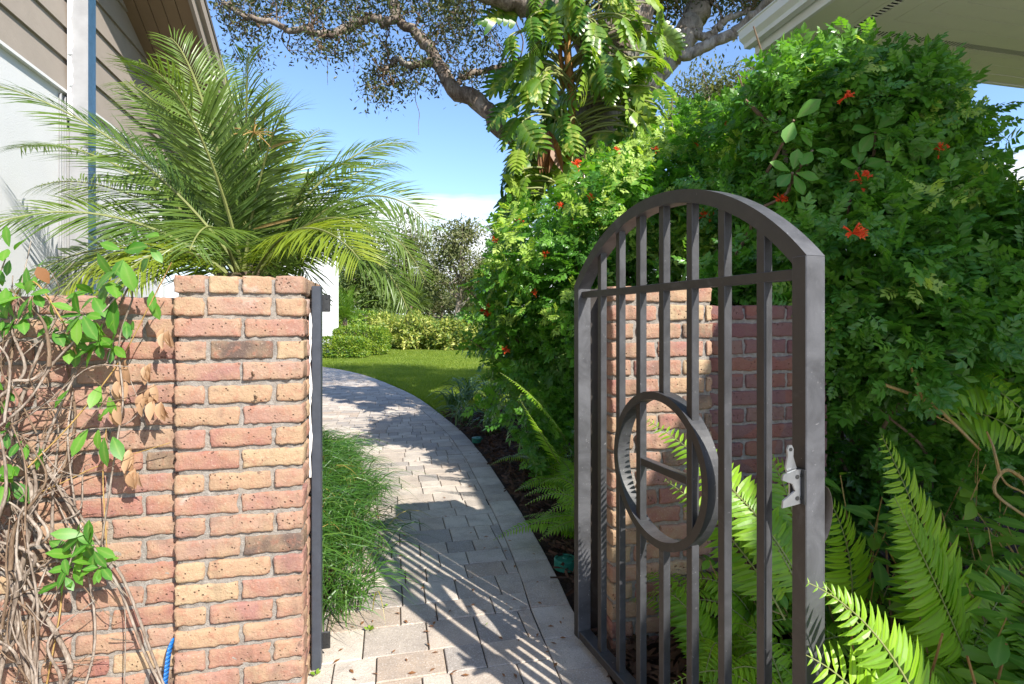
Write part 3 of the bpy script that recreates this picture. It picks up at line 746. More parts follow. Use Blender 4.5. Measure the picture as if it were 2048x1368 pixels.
# curved shield on the far face of the latch stile
sh = MB(); pts = []
for q in np.linspace(0, 1, 14):
    pts.append((DEP - .001 + .030 * math.sin(math.pi * min(1, q * 1.0)) ** .55 * (1 - .35 * q) + .001, LZ + .035 - .125 * q))
n = len(pts)
V = np.array([[T1 - .075, w, z] for w, z in pts] + [[T1 - .004, w, z] for w, z in pts] + [[T1 - .004, w + .0025, z] for w, z in pts] + [[T1 - .075, w + .0025, z] for w, z in pts])
Q = [[r * n + i, r * n + i + 1, ((r + 1) % 4) * n + i + 1, ((r + 1) % 4) * n + i] for i in range(n - 1) for r in range(4)]
sh.add(GO + V @ GA, np.array(Q)); put(sh.build('latch_shield', GM, smooth=True), gate)

# ================================================================== small things on the ground
def lid(u, v, label):
    c = gp(u, v); c[2] = .055; r = .060; m = MB(); k = 28
    a = np.linspace(0, 2 * np.pi, k, endpoint=False)
    rings = [(r, -.05), (r, -.004), (r - .004, 0), (r - .012, .0), (r - .014, -.003), (r - .03, -.002), (.016, -.001), (.012, .005)]
    V = np.concatenate([np.column_stack([c[0] + q * np.cos(a), c[1] + q * np.sin(a), np.full(k, c[2] + z)]) for q, z in rings])
    Q = np.array([[i * k + j, i * k + (j + 1) % k, (i + 1) * k + (j + 1) % k, (i + 1) * k + j] for i in range(len(rings) - 1) for j in range(k)])
    m.add(V, [Q, np.arange((len(rings) - 1) * k, len(rings) * k)[None, :]])
    tag(m.build('valve_lid', M['lidgreen'], smooth=False), label, 'valve lid', 'green irrigation lids beside the path')
lid(1131, 1137, 'round green plastic irrigation lid beside the foot of the gate')
lid(955, 885, 'small round green irrigation lid in mulch farther up the paver edge')
# blue strap at the foot of the left pillar
P = smooth_line([np.array([*(LPo + WD * x - WN * y)[:2], z]) for x, y, z in ((-.004, -.012, .255), (-.010, .004, .235), (-.014, .012, .20), (-.018, .016, .15), (-.030, .02, .02))], 20)
m = MB()
wv = norm(WD * .5 + WN * .8)
for i in range(19): m.add([P[i] - wv * .009, P[i] + wv * .009, P[i + 1] + wv * .009, P[i + 1] - wv * .009], [[0, 1, 2, 3]])
o = m.build('strap', M['bluestrap'], smooth=True); sm = o.modifiers.new('s', 'SOLIDIFY'); sm.thickness = .002
tag(o, 'blue nylon strap hanging low at the left edge of the sunny brick pillar', 'strap')

# ================================================================== house on the left
HD = norm(np.array([-.263, 1, 0])); HX = np.array([HD[1], -HD[0], 0.0])          # along the gable wall / out of it
HO = np.array([-2.2, 0, 0.0]); HAX = np.array([HD, HX, ZU])
def hy(u, off=0.0):
    """distance along the wall where column u meets the plane `off` in front of the wall"""
    k = (u - U0) / F
    a = HO + HX * off
    return (k * a[1] - a[0]) / (HD[0] - k * HD[1])
house = thing('house', 'house with taupe siding gable over white stucco wall, behind the palm', 'house', loc=tuple(HO))
yc = hy(326)
def hpart(name, mb, mat, smooth=False): return put(mb.build(name, mat, smooth=smooth), house)
ZSID = CH + (V0 - 83.5) / F * (HO + HD * hy(0))[1]
m = MB(); box(m, HO, HAX, (-1.0, -.2, -.05), (yc, 0, ZSID + .02)); hpart('stucco_wall', m, M['stucco'])
m = MB(); box(m, HO, HAX, (yc - .02, -1.6, -.05), (9.4, -1.4, 4.0)); box(m, HO, HAX, (yc - .2, -1.5, -.05), (yc - .003, -.21, 3.0)); hpart('porch_wall', m, M['dooropen'])
m = MB(); hx = .226; rows = 14; prev = ZSID - .012
for r in range(rows):        # lap siding boards, each tilted out at its foot
    z0 = ZSID - .012 + r * hx
    ytop = min(9.4, 4.83 + (4.17 + .1 - z0) / .5)
    if ytop < .5: break
    L = np.array([[-1, .006, z0 + hx + .01], [-1, .026, z0], [-1, -.02, z0], [ytop, .006, z0 + hx + .01], [ytop, .026, z0], [ytop, -.02, z0]])
    m.add(HO + L @ HAX, [np.array([[0, 1, 4, 3], [1, 2, 5, 4]]), np.array([[0, 2, 1], [3, 4, 5]])], 0, random.random())
hpart('siding', m, M['siding'])
# corner trim
m = MB(); bbox(m, HO, HAX, (yc - .10, -.01, -.05), (yc + .012, .022, ZSID - .014), .004); hpart('corner_board', m, M['white'])
m = MB(); box(m, HO, HAX, (-1, -.005, ZSID - .030), (yc + 3.5, .030, ZSID - .010)); hpart('drip_board', m, M['white'])
# downspout: pale metal face to the viewer, blue painted outer face
y0 = hy(130); y1 = y0 + .115; dp = .115
m = MB(); zt = 5.6
V = np.array([[y0, .0, 0], [y0, dp, 0], [y1, dp, 0], [y1, 0, 0], [y0, .0, zt], [y0, dp, zt], [y1, dp, zt], [y1, 0, zt]])
V[:, 1] += .028
m.add(HO + V @ HAX, np.array([[0, 1, 5, 4], [2, 3, 7, 6]]), 0); m.add(HO + V @ HAX, np.array([[1, 2, 6, 5]]), 1)
dsp = hpart('downspout', m, [M['trimgrey'], M['blue']])
s = MB(); zz = np.linspace(ZSID - .2, 4.6, 90); w = .014 + .006 * np.sin(zz * 23) + .004 * RG.normal(size=90)
for i in range(89):
    s.add([HO + HD * (y0 - .035) + HX * .03 + ZU * zz[i], HO + HD * (y0 + .002) + HX * (.03 + w[i]) + ZU * zz[i], HO + HD * (y0 + .002) + HX * (.03 + w[i + 1]) + ZU * zz[i + 1], HO + HD * (y0 - .035) + HX * .03 + ZU * zz[i + 1]], [[0, 1, 2, 3]])
c = s.build('caulk', M['seal'], dsp)
m = MB(); yk = hy(117)
tube(m, [HO + HD * yk + HX * .012 + ZU * .0, HO + HD * yk + HX * .012 + ZU * (ZSID - .05)], .009, 8); tube(m, [HO + HD * (yk + .06) + HX * .012, HO + HD * (yk + .06) + HX * .012 + ZU * (ZSID - .05)], .007, 8)
hpart('conduit', m, M['trimgrey'], True)
# raked eave
def rz(y): return 4.17 - .5 * (y - 4.83)
OV = .56; ya, yb = -1.0, 9.2
m = MB(); nb = 5
for i in range(nb):
    a, b_ = i * OV / nb, (i + 1) * OV / nb - .006
    L = np.array([[ya, a, rz(ya)], [yb, a, rz(yb)], [yb, b_, rz(yb)], [ya, b_, rz(ya)]]); L2 = L + [0, 0, .02]
    m.add(HO + np.vstack([L, L2]) @ HAX, BOXF)
hpart('soffit', m, M['soffit_b'])
m = MB()
for a, b_, zl, zh in ((OV, OV + .03, -.02, .17), (OV + .03, OV + .07, .10, .22)):
    L = np.array([[ya, a, rz(ya) + zl], [yb, a, rz(yb) + zl], [yb, b_, rz(yb) + zl], [ya, b_, rz(ya) + zl], [ya, a, rz(ya) + zh], [yb, a, rz(yb) + zh], [yb, b_, rz(yb) + zh], [ya, b_, rz(ya) + zh]])
    m.add(HO + L @ HAX, BOXF)
hpart('rake_board', m, M['siding'])
m = MB(); L = np.array([[ya, -3, rz(ya) + .05], [yb, -3, rz(yb) + .05], [yb, OV + .08, rz(yb) + .05], [ya, OV + .08, rz(ya) + .05]]); L[:, 2] += .175; L2 = L + [0, 0, .05]
m.add(HO + np.vstack([L, L2]) @ HAX, BOXF); hpart('roof', m, M['shingle'])
m = MB(); bbox(m, HO, HAX, (-1, -.0, 3.999), (-.9, .01, 4.0)); 
# white wing farther along the path
fw = thing('house_wing', 'tall white stucco wall end far down the path, behind the clipped hedge', 'house wing', loc=(-8, 22, 0))
Yw = 21.8; xr = (677 - U0) / F * Yw
WGX = np.array([[1, 0, 0], [-.40, .917, 0], [0, 0, 1.0]])
m = MB(); bbox(m, (xr, Yw, 0), WGX, (-4.2, 0, -.05), (0, 6, 4.35), .02); put(m.build('wing_wall', M['stucco']), fw)
m = MB(); L = np.array([[-4.6, -.06, 4.352], [.05, -.06, 4.352], [.05, 6.3, 4.352], [-4.6, 6.3, 4.352], [-4.6, -.06, 4.50], [.05, -.06, 4.50], [.05, 6.3, 4.50], [-4.6, 6.3, 4.50]])
m.add(np.array([xr, Yw, 0]) + L @ WGX, BOXF); put(m.build('wing_roof', M['trimgrey']), fw)

# ================================================================== roof eave on the right
EZ = 3.39
nb_house = thing('neighbour_house', 'pale eave with vented soffit and white gutter overhead at the top right', 'house', loc=tuple(at(1510, 108, 1)))
ck = (CH - EZ) ; Yc = -(EZ - CH) * F / (105 - V0); EC = at(1522, 105, Yc); EC[2] = 0           # corner of the soffit
EAX = np.array([WD, -WN, ZU])            # x: to the right along the far edge; y: towards the viewer along the left edge
def epart(name, mb, mat): return put(mb.build(name, mat), nb_house)
XL, YL = 6.0, 7.0
m = MB(); pl = []
# soffit boards run along both edges and meet on a mitre; three boards, vent, three boards ...
edges = [0, .12, .24, .36, .40, .46, .60, .74, .88, 1.02, 1.2]
for i in range(len(edges) - 1):
    a, b_ = edges[i], edges[i + 1] - .005
    if i == 4: continue
    dz = .004 if i == 0 else 0
    for L in (np.array([[a, a, 0], [XL, a, 0], [XL, b_, 0], [b_, b_, 0]]), np.array([[a, a, 0], [b_, b_, 0], [b_, YL, 0], [a, YL, 0]])):
        L = L + [0, 0, EZ - dz]; L2 = L + [0, 0, .02]; pl.append(1)
        m.add(EC + np.vstack([L, L2]) @ EAX, BOXF)
m_ = MB(); L = np.array([[1.2, 1.2, EZ], [XL, 1.2, EZ], [XL, YL, EZ], [1.2, YL, EZ]]); m.add(EC + np.vstack([L, L + [0, 0, .02]]) @ EAX, BOXF)
epart('soffit', m, M['cream'])
m = MB(); a, b_ = .40, .455
for L in (np.array([[a, a, 0], [XL, a, 0], [XL, b_, 0], [b_, b_, 0]]), np.array([[a, a, 0], [b_, b_, 0], [b_, YL, 0], [a, YL, 0]])):
    m.add(EC + (L + [0, 0, EZ + .006]) @ EAX, np.array([[0, 1, 2, 3]]), 0)
q = a + .04
while q < 3.2:       # vent slots between small white bars
    for f_ in (lambda s, t: (s, t), lambda s, t: (t, s)):
        c = [f_(q, a - .001), f_(q + .008, a - .001), f_(q + .008, b_ + .001), f_(q, b_ + .001)]
        L = np.array([[x, y, EZ - .001] for x, y in c]); m.add(EC + np.vstack([L, L + [0, 0, .006]]) @ EAX, BOXF, 1)
    q += .030
epart('soffit_vent', m, [M['darkslot'], M['cream']])
m = MB()
box(m, EC, EAX, (-.03, -.03, EZ - .012), (-.001, YL, EZ + .19)); box(m, EC, EAX, (-.001, -.03, EZ - .012), (XL, -.001, EZ + .19))
box(m, EC, EAX, (-.05, -.052, EZ + .06), (-.031, YL, EZ + .19)); box(m, EC, EAX, (-.031, -.052, EZ + .06), (XL, -.031, EZ + .19))
epart('fascia', m, M['white'])
# gutter along the left edge (K profile)
prof = [(-.052, EZ + .045), (-.105, EZ + .045), (-.112, EZ + .075), (-.150, EZ + .105), (-.157, EZ + .165), (-.168, EZ + .170), (-.168, EZ + .178), (-.052, EZ + .172)]
m = MB(); n = len(prof)
V = np.array([[x, -.06, z] for x, z in prof] + [[x, YL, z] for x, z in prof])
m.add(EC + V @ EAX, [np.array([[i, (i + 1) % n, n + (i + 1) % n, n + i] for i in range(n)]), np.array([list(range(n))[::-1], list(range(n, 2 * n))])])
epart('gutter', m, M['white'])
m = MB(); L = np.array([[-.10, -.10, EZ + .195], [XL, -.10, EZ + .195], [XL, YL, EZ + .195], [-.10, YL, EZ + .195], [2.4, 2.4, EZ + 1.3], [XL, 2.4, EZ + 1.3], [XL, YL, EZ + 1.3], [2.4, YL, EZ + 1.3]])
m.add(EC + L @ EAX, BOXF); epart('roof', m, M['shingle'])
m = MB(); box(m, EC, EAX, (2.6, 2.6, -.05), (XL, YL, EZ + .02)); epart('house_wall', m, M['stucco'])
# ================================================================== plants: generators
def rotx(d, a):      # helper: random perpendicular wobble
    return d + RG.normal(size=d.shape) * a
PIN = [pinnate_t(4, 1, .36, .21, 60, s, .22, 2) for s in range(4)]
OBO = leaf_t(1, .44, 4, .10, .22, .56)
OBO2 = leaf_t(1, .62, 4, .08, .12, .6)
SMALL = leaf_t(1, .42, 2, .15, .15, .5)

def shell(blobs, N, depth=.13, lump=.16, cut=.80):
    """points near the outside of a union of ellipsoids, with their outward directions"""
    C = np.array([b[0] for b in blobs]); R = np.array([b[1] for b in blobs])
    w = (R[:, 0] * R[:, 1] + R[:, 0] * R[:, 2] + R[:, 1] * R[:, 2]) * np.array([b[2] if len(b) > 2 else 1 for b in blobs]); w /= w.sum()
    out, dirs = [], []
    ph = RG.random((len(C), 6)) * 6.28
    got = 0
    while got < N:
        n = int(N * 1.5) + 50
        k = RG.choice(len(C), n, p=w); d = norm(RG.normal(size=(n, 3)))
        l = lump * (np.sin(d[:, 0] * 5 + ph[k, 0]) * np.sin(d[:, 2] * 6 + ph[k, 1]) + .6 * np.sin(d[:, 0] * 11 + ph[k, 2]) * np.sin(d[:, 1] * 9 + ph[k, 3]) + .45 * np.sin(d[:, 2] * 17 + ph[k, 4]) * np.sin(d[:, 0] * 19 + ph[k, 5]))
        r = 1 + l - np.abs(RG.normal(size=n)) * depth * 1.6 + RG.normal(size=n) * .03
        P = C[k] + d * R[k] * r[:, None]
        q = (((P[:, None, :] - C[None]) / R[None]) ** 2).sum(-1); q[np.arange(n), k] = 9
        ok = (q > cut ** 2).all(1) & (P[:, 2] > .05)
        out.append(P[ok]); dirs.append(norm(d / R[k])[ok]); got += ok.sum()
    return np.concatenate(out)[:N], np.concatenate(dirs)[:N]
def ub(u, v, Y, ru, rv, ry, w=1.0):
    s = Y / F
    return (at(u, v, Y), np.array([ru * s, ry, rv * s]), w)

def leaf_cloud(mb, blobs, N, T, size, mat=0, depth=.13, droop=.15, up=.75, jit=.65, lump=.16, keep=None, cut=.8):
    P, D = shell(blobs, N, depth, lump, cut)
    if keep is not None:
        k = keep(P); P, D = P[k], D[k]
    d = norm(D * .75 + RG.normal(size=P.shape) * jit + np.array([0, 0, -droop]))
    n = norm(D * .7 + np.array([0, 0, up]) + RG.normal(size=P.shape) * .35)
    Ts = T if isinstance(T, list) else [T]
    grp = RG.integers(0, len(Ts), len(P))
    S = size * (1 + .22 * RG.normal(size=len(P))).clip(.5, 1.6)
    for g, t in enumerate(Ts):
        k = grp == g
        if k.any(): scatter(mb, t, frames(d[k], n[k]), P[k] - d[k] * S[k, None] * .35, S[k], mat)
def spray_cloud(mb, blobs, N, T, size, mat=0, depth=.19, lump=.40, keep=None, cut=.8, per=7, up=.45, droop=.1, **kw):
    """leaves set along short twigs, the way the shrub carries them"""
    C, D = shell(blobs, N // per, depth, lump, cut)
    if keep is not None:
        k = keep(C); C, D = C[k], D[k]
    n = len(C); ax = norm(D * .8 + RG.normal(size=(n, 3)) * .45 + np.array([0, 0, up - droop]))
    u = norm(np.cross(ax, RG.normal(size=(n, 3)))); w = np.cross(ax, u); tl = size * 1.25 * (.7 + .6 * RG.random(n))
    rt = RG.random(n); sz = .7 + .6 * RG.random(n) ** 1.5; tl = tl * sz
    for i in range(per):
        a = i * 2.4 + RG.random(n) * .8; q = i / (per - 1)
        rad = u * np.cos(a)[:, None] + w * np.sin(a)[:, None]
        d = norm(ax * (.25 + .7 * q) + rad * (1 - .6 * q) + np.array([0, 0, -.12]) + RG.normal(size=(n, 3)) * .12)
        nn = norm(ax * .8 + np.array([0, 0, .55]) + D * .3 + RG.normal(size=(n, 3)) * .2)
        S = size * sz * (1 - .35 * q) * (.8 + .4 * RG.random(n)); P = C + ax * (tl * (q - .6))[:, None]
        g = RG.integers(0, len(T), n)
        for j, t in enumerate(T):
            k = g == j
            if k.any(): scatter(mb, t, frames(d[k], nn[k]), P[k], S[k], mat, (.55 * rt[k] + .45 * RG.random(k.sum())))
def pr(P):
    return U0 + F * P[:, 0] / P[:, 1], V0 - F * (P[:, 2] - CH) / P[:, 1]
def below(line, jit=16):
    """keep only what grows below / right of an outline given in the photo"""
    L = np.array(line, float)
    def k(P):
        u, v = pr(P); return v > np.interp(u, L[:, 0], L[:, 1]) + np.abs(RG.normal(size=len(P))) * jit
    return k
OUT_A = [(940, 640), (955, 560), (985, 470), (1005, 430), (1050, 395), (1130, 352), (1200, 300), (1290, 262), (1380, 205), (1450, 185), (1510, 165), (1545, 120), (1600, 95), (1660, 80), (1760, 88), (1850, 92), (1900, 135), (1950, 185), (1990, 215), (2010, 330), (2048, 350), (2400, 380)]
def branches(mb, base, blobs, n, r0=.02, mat=0, amp=.06):
    for i in range(n):
        c, R = random.choice(blobs)[:2]
        e = c + RG.normal(size=3) * R * .55; b = np.array([base[0], base[1], 0.0]) + RG.normal(size=3) * [.06, .05, 0]
        m = (b + e) / 2 + np.array([0, 0, .1]) + RG.normal(size=3) * .08
        tube(mb, smooth_line([b, m + RG.normal(size=3) * amp, e], 14), [r0 * random.uniform(.5, 1), r0 * .25], 6, mat)
def flower_cluster(name, c, size, parent, facing=(0, -1, .3)):
    """open head of slim curved tubes"""
    mb = MB(); fd = norm(np.array(facing))
    for i in range(random.randint(14, 20)):
        d = norm(fd + RG.normal(size=3) * .75); P = bez([c, c + d * size * .6, c + d * size * 1.05 + np.array([0, 0, -.12]) * size], 6)
        tube(mb, P, [size * .05, size * .09, size * .12], 5, 0)
        dd = norm(d + RG.normal(size=(4, 3)) * .6)
        scatter(mb, SMALL, frames(dd, rotx(np.tile(fd, (4, 1)), .3)), np.tile(P[-1], (4, 1)), np.full(4, size * .34), 0)
    return put(mb.build(name, M['flower'], smooth=True), parent)

def frond_T(P, lmax, spacing, width, lift=.25, droop=.35, sweep=62, nseg=3, prof=None, start=.06, fold=.05, tipcurl=.22, jit=.06, roll=0.0, ref=(0, 0, 1.0), decl=.55):
    """one feather frond along the curve P (n,3): leaf blades both sides; returns arrays for an MB"""
    s = np.concatenate([[0], np.cumsum(np.linalg.norm(np.diff(P, axis=0), axis=1))]); L = s[-1]
    q = np.arange(start * L, L, spacing)
    C = np.stack([np.interp(q, s, P[:, k]) for k in range(3)], 1)
    Tn = norm(np.stack([np.interp(q, s, np.gradient(P, axis=0)[:, k]) for k in range(3)], 1))
    rf = norm(np.array(ref)); up = norm(rf - Tn * (Tn @ rf)[:, None] + 1e-4)
    side = np.cross(Tn, up)
    if roll:
        side, up = side * math.cos(roll) + up * math.sin(roll), up * math.cos(roll) - side * math.sin(roll)
    t = q / L
    pr = (prof or (lambda t: np.sin(np.pi * np.clip(.14 + .86 * t, 0, 1)) ** .55 * (1 - .25 * t)))(t)
    out = []
    for sg in (-1, 1):
        a = np.radians(sweep * (1 - decl * t)) + RG.normal(size=len(q)) * jit
        d = Tn * np.cos(a)[:, None] + side * (sg * np.sin(a))[:, None] + up * (lift + RG.normal(size=len(q)) * jit)[:, None]
        n = up * 1.0 - side * (sg * lift * .6) + RG.normal(size=up.shape) * jit * 2
        Ls = np.maximum(lmax * pr * (1 + RG.normal(size=len(q)) * .05), .01)
        out.append((C, norm(d), n, Ls))
    return out, L
def frond(name, P, parent, mats, lmax=.28, spacing=.02, width=.05, rr=(.008, .002), rmat=1, T=None, **kw):
    mb = MB()
    out, L = frond_T(P, lmax, spacing, width, **kw)
    T = T or leaf_t(1, width, 3, .25, .28, .4)
    for C, d, n, Ls in out:
        scatter(mb, T, frames(d, n), C, Ls, 0, (random.random() * .55 + .45 * RG.random(len(C))).clip(0, 1))
    tube(mb, P, list(rr), 5, rmat)
    return put(mb.build(name, mats), parent)

# ================================================================== palm behind the sunny pillar
PB = at(486, 590, 3.05)
palm = thing('palm', 'feathery date palm with arching fronds behind the sunny brick pillar', 'palm', loc=(PB[0], PB[1], 0))
mb = MB(); tz = np.linspace(0, PB[2] + .12, 46)
tube(mb, np.column_stack([PB[0] + .03 * np.sin(tz * 2), np.full(46, PB[1]), tz]), [.10, .085, .09, .10], 14, 0, rough=.14)
put(mb.build('trunk', M['palmtrunk']), palm)
mb = MB()
for i in range(60):
    a = random.random() * 6.28; z = PB[2] - .35 + random.random() * .42; d = np.array([math.cos(a), math.sin(a), .9]); b = np.array([PB[0], PB[1], z]) + d * [.08, .08, 0]
    tube(mb, bez([b, b + d * .07, b + d * [.10, .10, .14]], 5), [.014, .006], 5)
put(mb.build('leaf_boots', M['palmtrunk']), palm)
PK = dict(lmax=.32, spacing=.0155, width=.045, lift=.08, sweep=64, decl=.42, ref=(0, -.35, 1), prof=lambda t: np.clip(.35 + 2.2 * t, 0, 1) * np.clip((1.12 - t) * 2.2, .2, 1) ** .7)
PY = 3.05
hero = [  # (control u,v,dY), (tip u,v,dY), kind
    ((330, 300, -.25), (-40, 165, -.75)), ((310, 300, -.1), (35, 295, .1)), ((300, 350, .2), (70, 375, .35)), ((270, 370, -.4), (-60, 470, -.7)),
    ((250, 420, -.15), (20, 590, -.2)), ((250, 395, -.35), (90, 640, -.5), 'y'), ((360, 430, -.45), (210, 600, -.65), 'y'),
    ((400, 230, .15), (235, 165, .55)), ((420, 220, -.35), (275, 125, -.75)), ((430, 200, -.1), (340, 75, -.1)), ((470, 250, .2), (440, 110, .6)),
    ((490, 230, -.2), (497, 105, -.4)), ((500, 300, .2), (545, 165, .5)), ((520, 300, -.2), (580, 225, -.5)), ((560, 350, .25), (640, 260, .7)),
    ((620, 320, -.05), (815, 288, .1)), ((640, 350, .3), (800, 330, .8)), ((700, 300, -.15), (862, 455, -.25)), ((690, 290, .25), (850, 560, .5)), ((720, 400, -.05), (815, 620, .0)),
    ((610, 400, .4), (780, 420, 1.0)), ((560, 395, -.5), (720, 520, -1.0), 'y'), ((600, 400, -.3), (745, 470, -.6)),
    ((420, 380, .6), (330, 330, 1.2)), ((480, 330, .7), (470, 250, 1.4)), ((540, 380, .6), (610, 350, 1.3)), ((400, 420, .5), (200, 470, 1.0)), ((600, 440, .5), (700, 540, .9)),
    ((440, 420, -.5), (380, 500, -.95)), ((370, 330, .4), (180, 260, .9)), ((560, 440, .2), (640, 600, .5)),
    ((420, 470, .2), (300, 560, .5)), ((520, 470, .3), (560, 560, .8)), ((590, 360, .1), (700, 330, -.4)),
]
for h in hero:
    c = at(h[0][0], h[0][1], PY + h[0][2]); e = at(h[1][0], h[1][1], PY + h[1][2])
    b = PB + RG.normal(size=3) * [.035, .035, .03]
    P = bez([b, b * .35 + c * .65 + np.array([0, 0, .06]), c * .5 + e * .5 + np.array([0, 0, .10]), e], 22)
    yel = len(h) > 2
    frond('frond', P, palm, [M['palmyel'] if yel else M['palm'], M['rachis']], rr=(.011, .0022), **{**PK, 'lmax': random.uniform(.27, .34), 'ref': (random.uniform(-.2, .2), -random.uniform(.2, 1.3), 1)}, tipcurl=.3, jit=.07, start=.16)
# spadix with small orange fruit
mb = MB(); c = at(508, 265, PY - .35)
for i in range(16):
    d = norm(RG.normal(size=3) + [0, 0, .2]); tube(mb, bez([c, c + d * .05, c + d * .09 - ZU * .02], 4), .0022, 4)
put(mb.build('fruit_stalk', M['tanstem']), palm)

# ================================================================== live oak
OB = np.array([1.02, 6.6, 0])
def ou(u, v, dY=0.0): return at(u, v, 6.6 + dY)
oak = thing('oak_tree', 'large spreading oak with dark leaning limbs and small leaves above the path', 'tree', loc=tuple(OB))
mb = MB()
tube(mb, smooth_line([OB - ZU * .1, ou(1188, 560), ou(1184, 420), ou(1186, 300), ou(1200, 200), ou(1230, 110, .05), ou(1262, 20, .1), ou(1285, -90, .2)], 60), [.42, .33, .30, .28, .29, .25], 16, rough=.04)
put(mb.build('trunk', M['oakbark'], smooth=True), oak)
limbs = [
    ([ou(1186, 420, -.05), ou(1110, 330, -.2), ou(1040, 285, -.3), ou(1004, 258, -.3), ou(960, 206, -.3), ou(905, 176, -.3), ou(880, 132, -.25), ou(845, 82, -.2), ou(800, 38, -.2), ou(782, 30, -.2)], [.16, .13, .105, .10, .10, .105, .085, .075, .06, .055]),
    ([ou(790, 34, -.2), ou(776, 46, -.25), ou(740, 36, -.3), ou(700, 52, -.35), ou(668, 70, -.4), ou(622, 62, -.45), ou(580, 58, -.5), ou(530, 40, -.55), ou(480, 30, -.6), ou(420, -20, -.6)], [.055, .05, .05, .04, .035, .03, .02, .012]),
    ([ou(790, 32, -.2), ou(786, -10, -.1), ou(770, -80, 0), ou(740, -170, .1)], [.06, .05, .03]),
    ([ou(872, 118, -.25), ou(845, 128, -.35), ou(815, 130, -.45), ou(795, 118, -.5), ou(770, 140, -.6)], [.045, .04, .03, .012]),
    ([ou(905, 178, -.3), ou(935, 150, -.1), ou(985, 140, 0), ou(1040, 120, .1)], [.03, .035, .04]),
    ([ou(1215, 150), ou(1150, 40, -.5), ou(1050, 5, -.9), ou(940, -30, -1.1), ou(820, -90, -1.2)], [.20, .17, .14, .10, .06]),
    ([ou(1200, 250), ou(1262, 205, .2), ou(1318, 140, .4), ou(1362, 85, .5), ou(1395, 20, .6), ou(1420, -80, .7)], [.20, .17, .165, .17, .14]),
    ([ou(1330, 125, .4), ou(1365, 112, .3), ou(1420, 88, .2), ou(1470, 62, .1), ou(1510, 30, 0), ou(1545, -5, -.1), ou(1600, -60, -.2)], [.085, .075, .068, .06, .055, .04]),
    ([ou(1378, 50, .55), ou(1395, 68, .4), ou(1420, 72, .3), ou(1452, 40, .2), ou(1500, 20, .1)], [.06, .05, .045, .025]),
]
for i, (P, r) in enumerate(limbs):
    mb = MB(); Q = smooth_line(P, 46); Q[2:-1] += RG.normal(size=(43, 3)) * .012
    tube(mb, Q, r, 11, rough=.07)
    put(mb.build('limb', M['palebark'] if i in (6, 7, 8) else M['oakbark'], smooth=True), oak)
# twigs + leaves; the sprays hang below the limbs with sky between them
sprays = []      # (u, v, radius px, dY, n)
def sp(u0, u1, v0, v1, n, r, dY=(-.9, .4), m=60):
    for _ in range(n): sprays.append((random.uniform(u0, u1), random.uniform(v0, v1), r * random.uniform(.6, 1.3), random.uniform(*dY), m))
sp(455, 560, -30, 60, 13, 34); sp(470, 530, 60, 140, 5, 24, m=40); sp(560, 720, -40, 40, 18, 32); sp(560, 640, 55, 115, 6, 22, m=36); sp(640, 700, 60, 110, 5, 20, m=32)
sp(700, 960, -40, 40, 26, 32); sp(660, 740, 70, 125, 5, 20, m=34); sp(735, 800, 115, 215, 12, 20, (-.7, -.2), 46); sp(800, 850, 110, 190, 7, 20, m=40); sp(770, 830, 90, 130, 4, 18)
sp(860, 990, 30, 130, 20, 28, m=46); sp(900, 980, 130, 180, 5, 18, m=26); sp(850, 900, 150, 170, 2, 16, m=20)
sp(1380, 1560, -50, 40, 18, 30, (0, .8), 50); sp(1000, 1420, -120, -30, 20, 45, (-1, 1), 60)
tw = MB(); lf = MB()
Tm = np.concatenate([smooth_line(P, 40) for P, r in limbs])
for u, v, r, dY, m in sprays:
    m = int(m * 1.6); r *= 1.08
    c = ou(u, v, dY); R = r * 6.6 / F
    # nearest limb point feeds the twig
    a = Tm[np.argmin(((Tm - c) ** 2).sum(1))]
    if np.linalg.norm(a - c) < 1.3: tube(tw, wander(a, c, .05, 6), [.009, .003], 4)
    P = c + RG.normal(size=(m, 3)) * R * [.62, 1.0, .62]
    for q in range(4): tube(tw, wander(c, c + RG.normal(size=3) * R * [.8, 1, .8], .02, 4), [.004, .0015], 3)
    d = norm(RG.normal(size=(m, 3)) + [0, 0, -.35]); n = norm(RG.normal(size=(m, 3)) + [0, 0, .8])
    scatter(lf, SMALL, frames(d, n), P, .042 + .022 * RG.random(m), 0)
for (u, v) in ((648, 95), (700, 70), (830, 195)):      # bare hanging twigs
    a = ou(u, v - 40, -.4); tube(tw, wander(a, ou(u + 8, v + 75, -.4), .02, 6), [.005, .002], 4)
# crown above the picture: shades the lawn
bl = [((-.6, 6.6, 6.4), (2.2, 1.8, .9), 1), ((2.6, 6.8, 6.9), (2.0, 1.8, 1.0), 1), ((-3.2, 6.4, 6.2), (1.5, 1.4, .7), 1), ((1.2, 8.4, 7.2), (2.2, 1.6, 1.0), 1), ((5.0, 7.5, 6.4), (1.6, 1.5, .8), 1)]
bl += [((3.2, 6.6, 6.1), (1.5, 1.4, .5), 1.3), ((4.2, 8.0, 6.3), (1.3, 1.2, .5), 1.3), ((2.0, 8.4, 6.4), (1.2, 1.1, .45), 1.2), ((2.3, 8.0, 7.1), (1.6, 1.6, .5), 2.0), ((3.8, 5.4, 6.5), (1.2, 1.2, .4), 1.6)]
bl = [(np.array(a), np.array(b), c) for a, b, c in bl]
leaf_cloud(lf, bl, 60000, SMALL, .095, depth=.5, jit=1.0, lump=.3, cut=.6)
put(tw.build('twigs', M['twig']), oak); put(lf.build('crown', M['oakleaf']), oak)

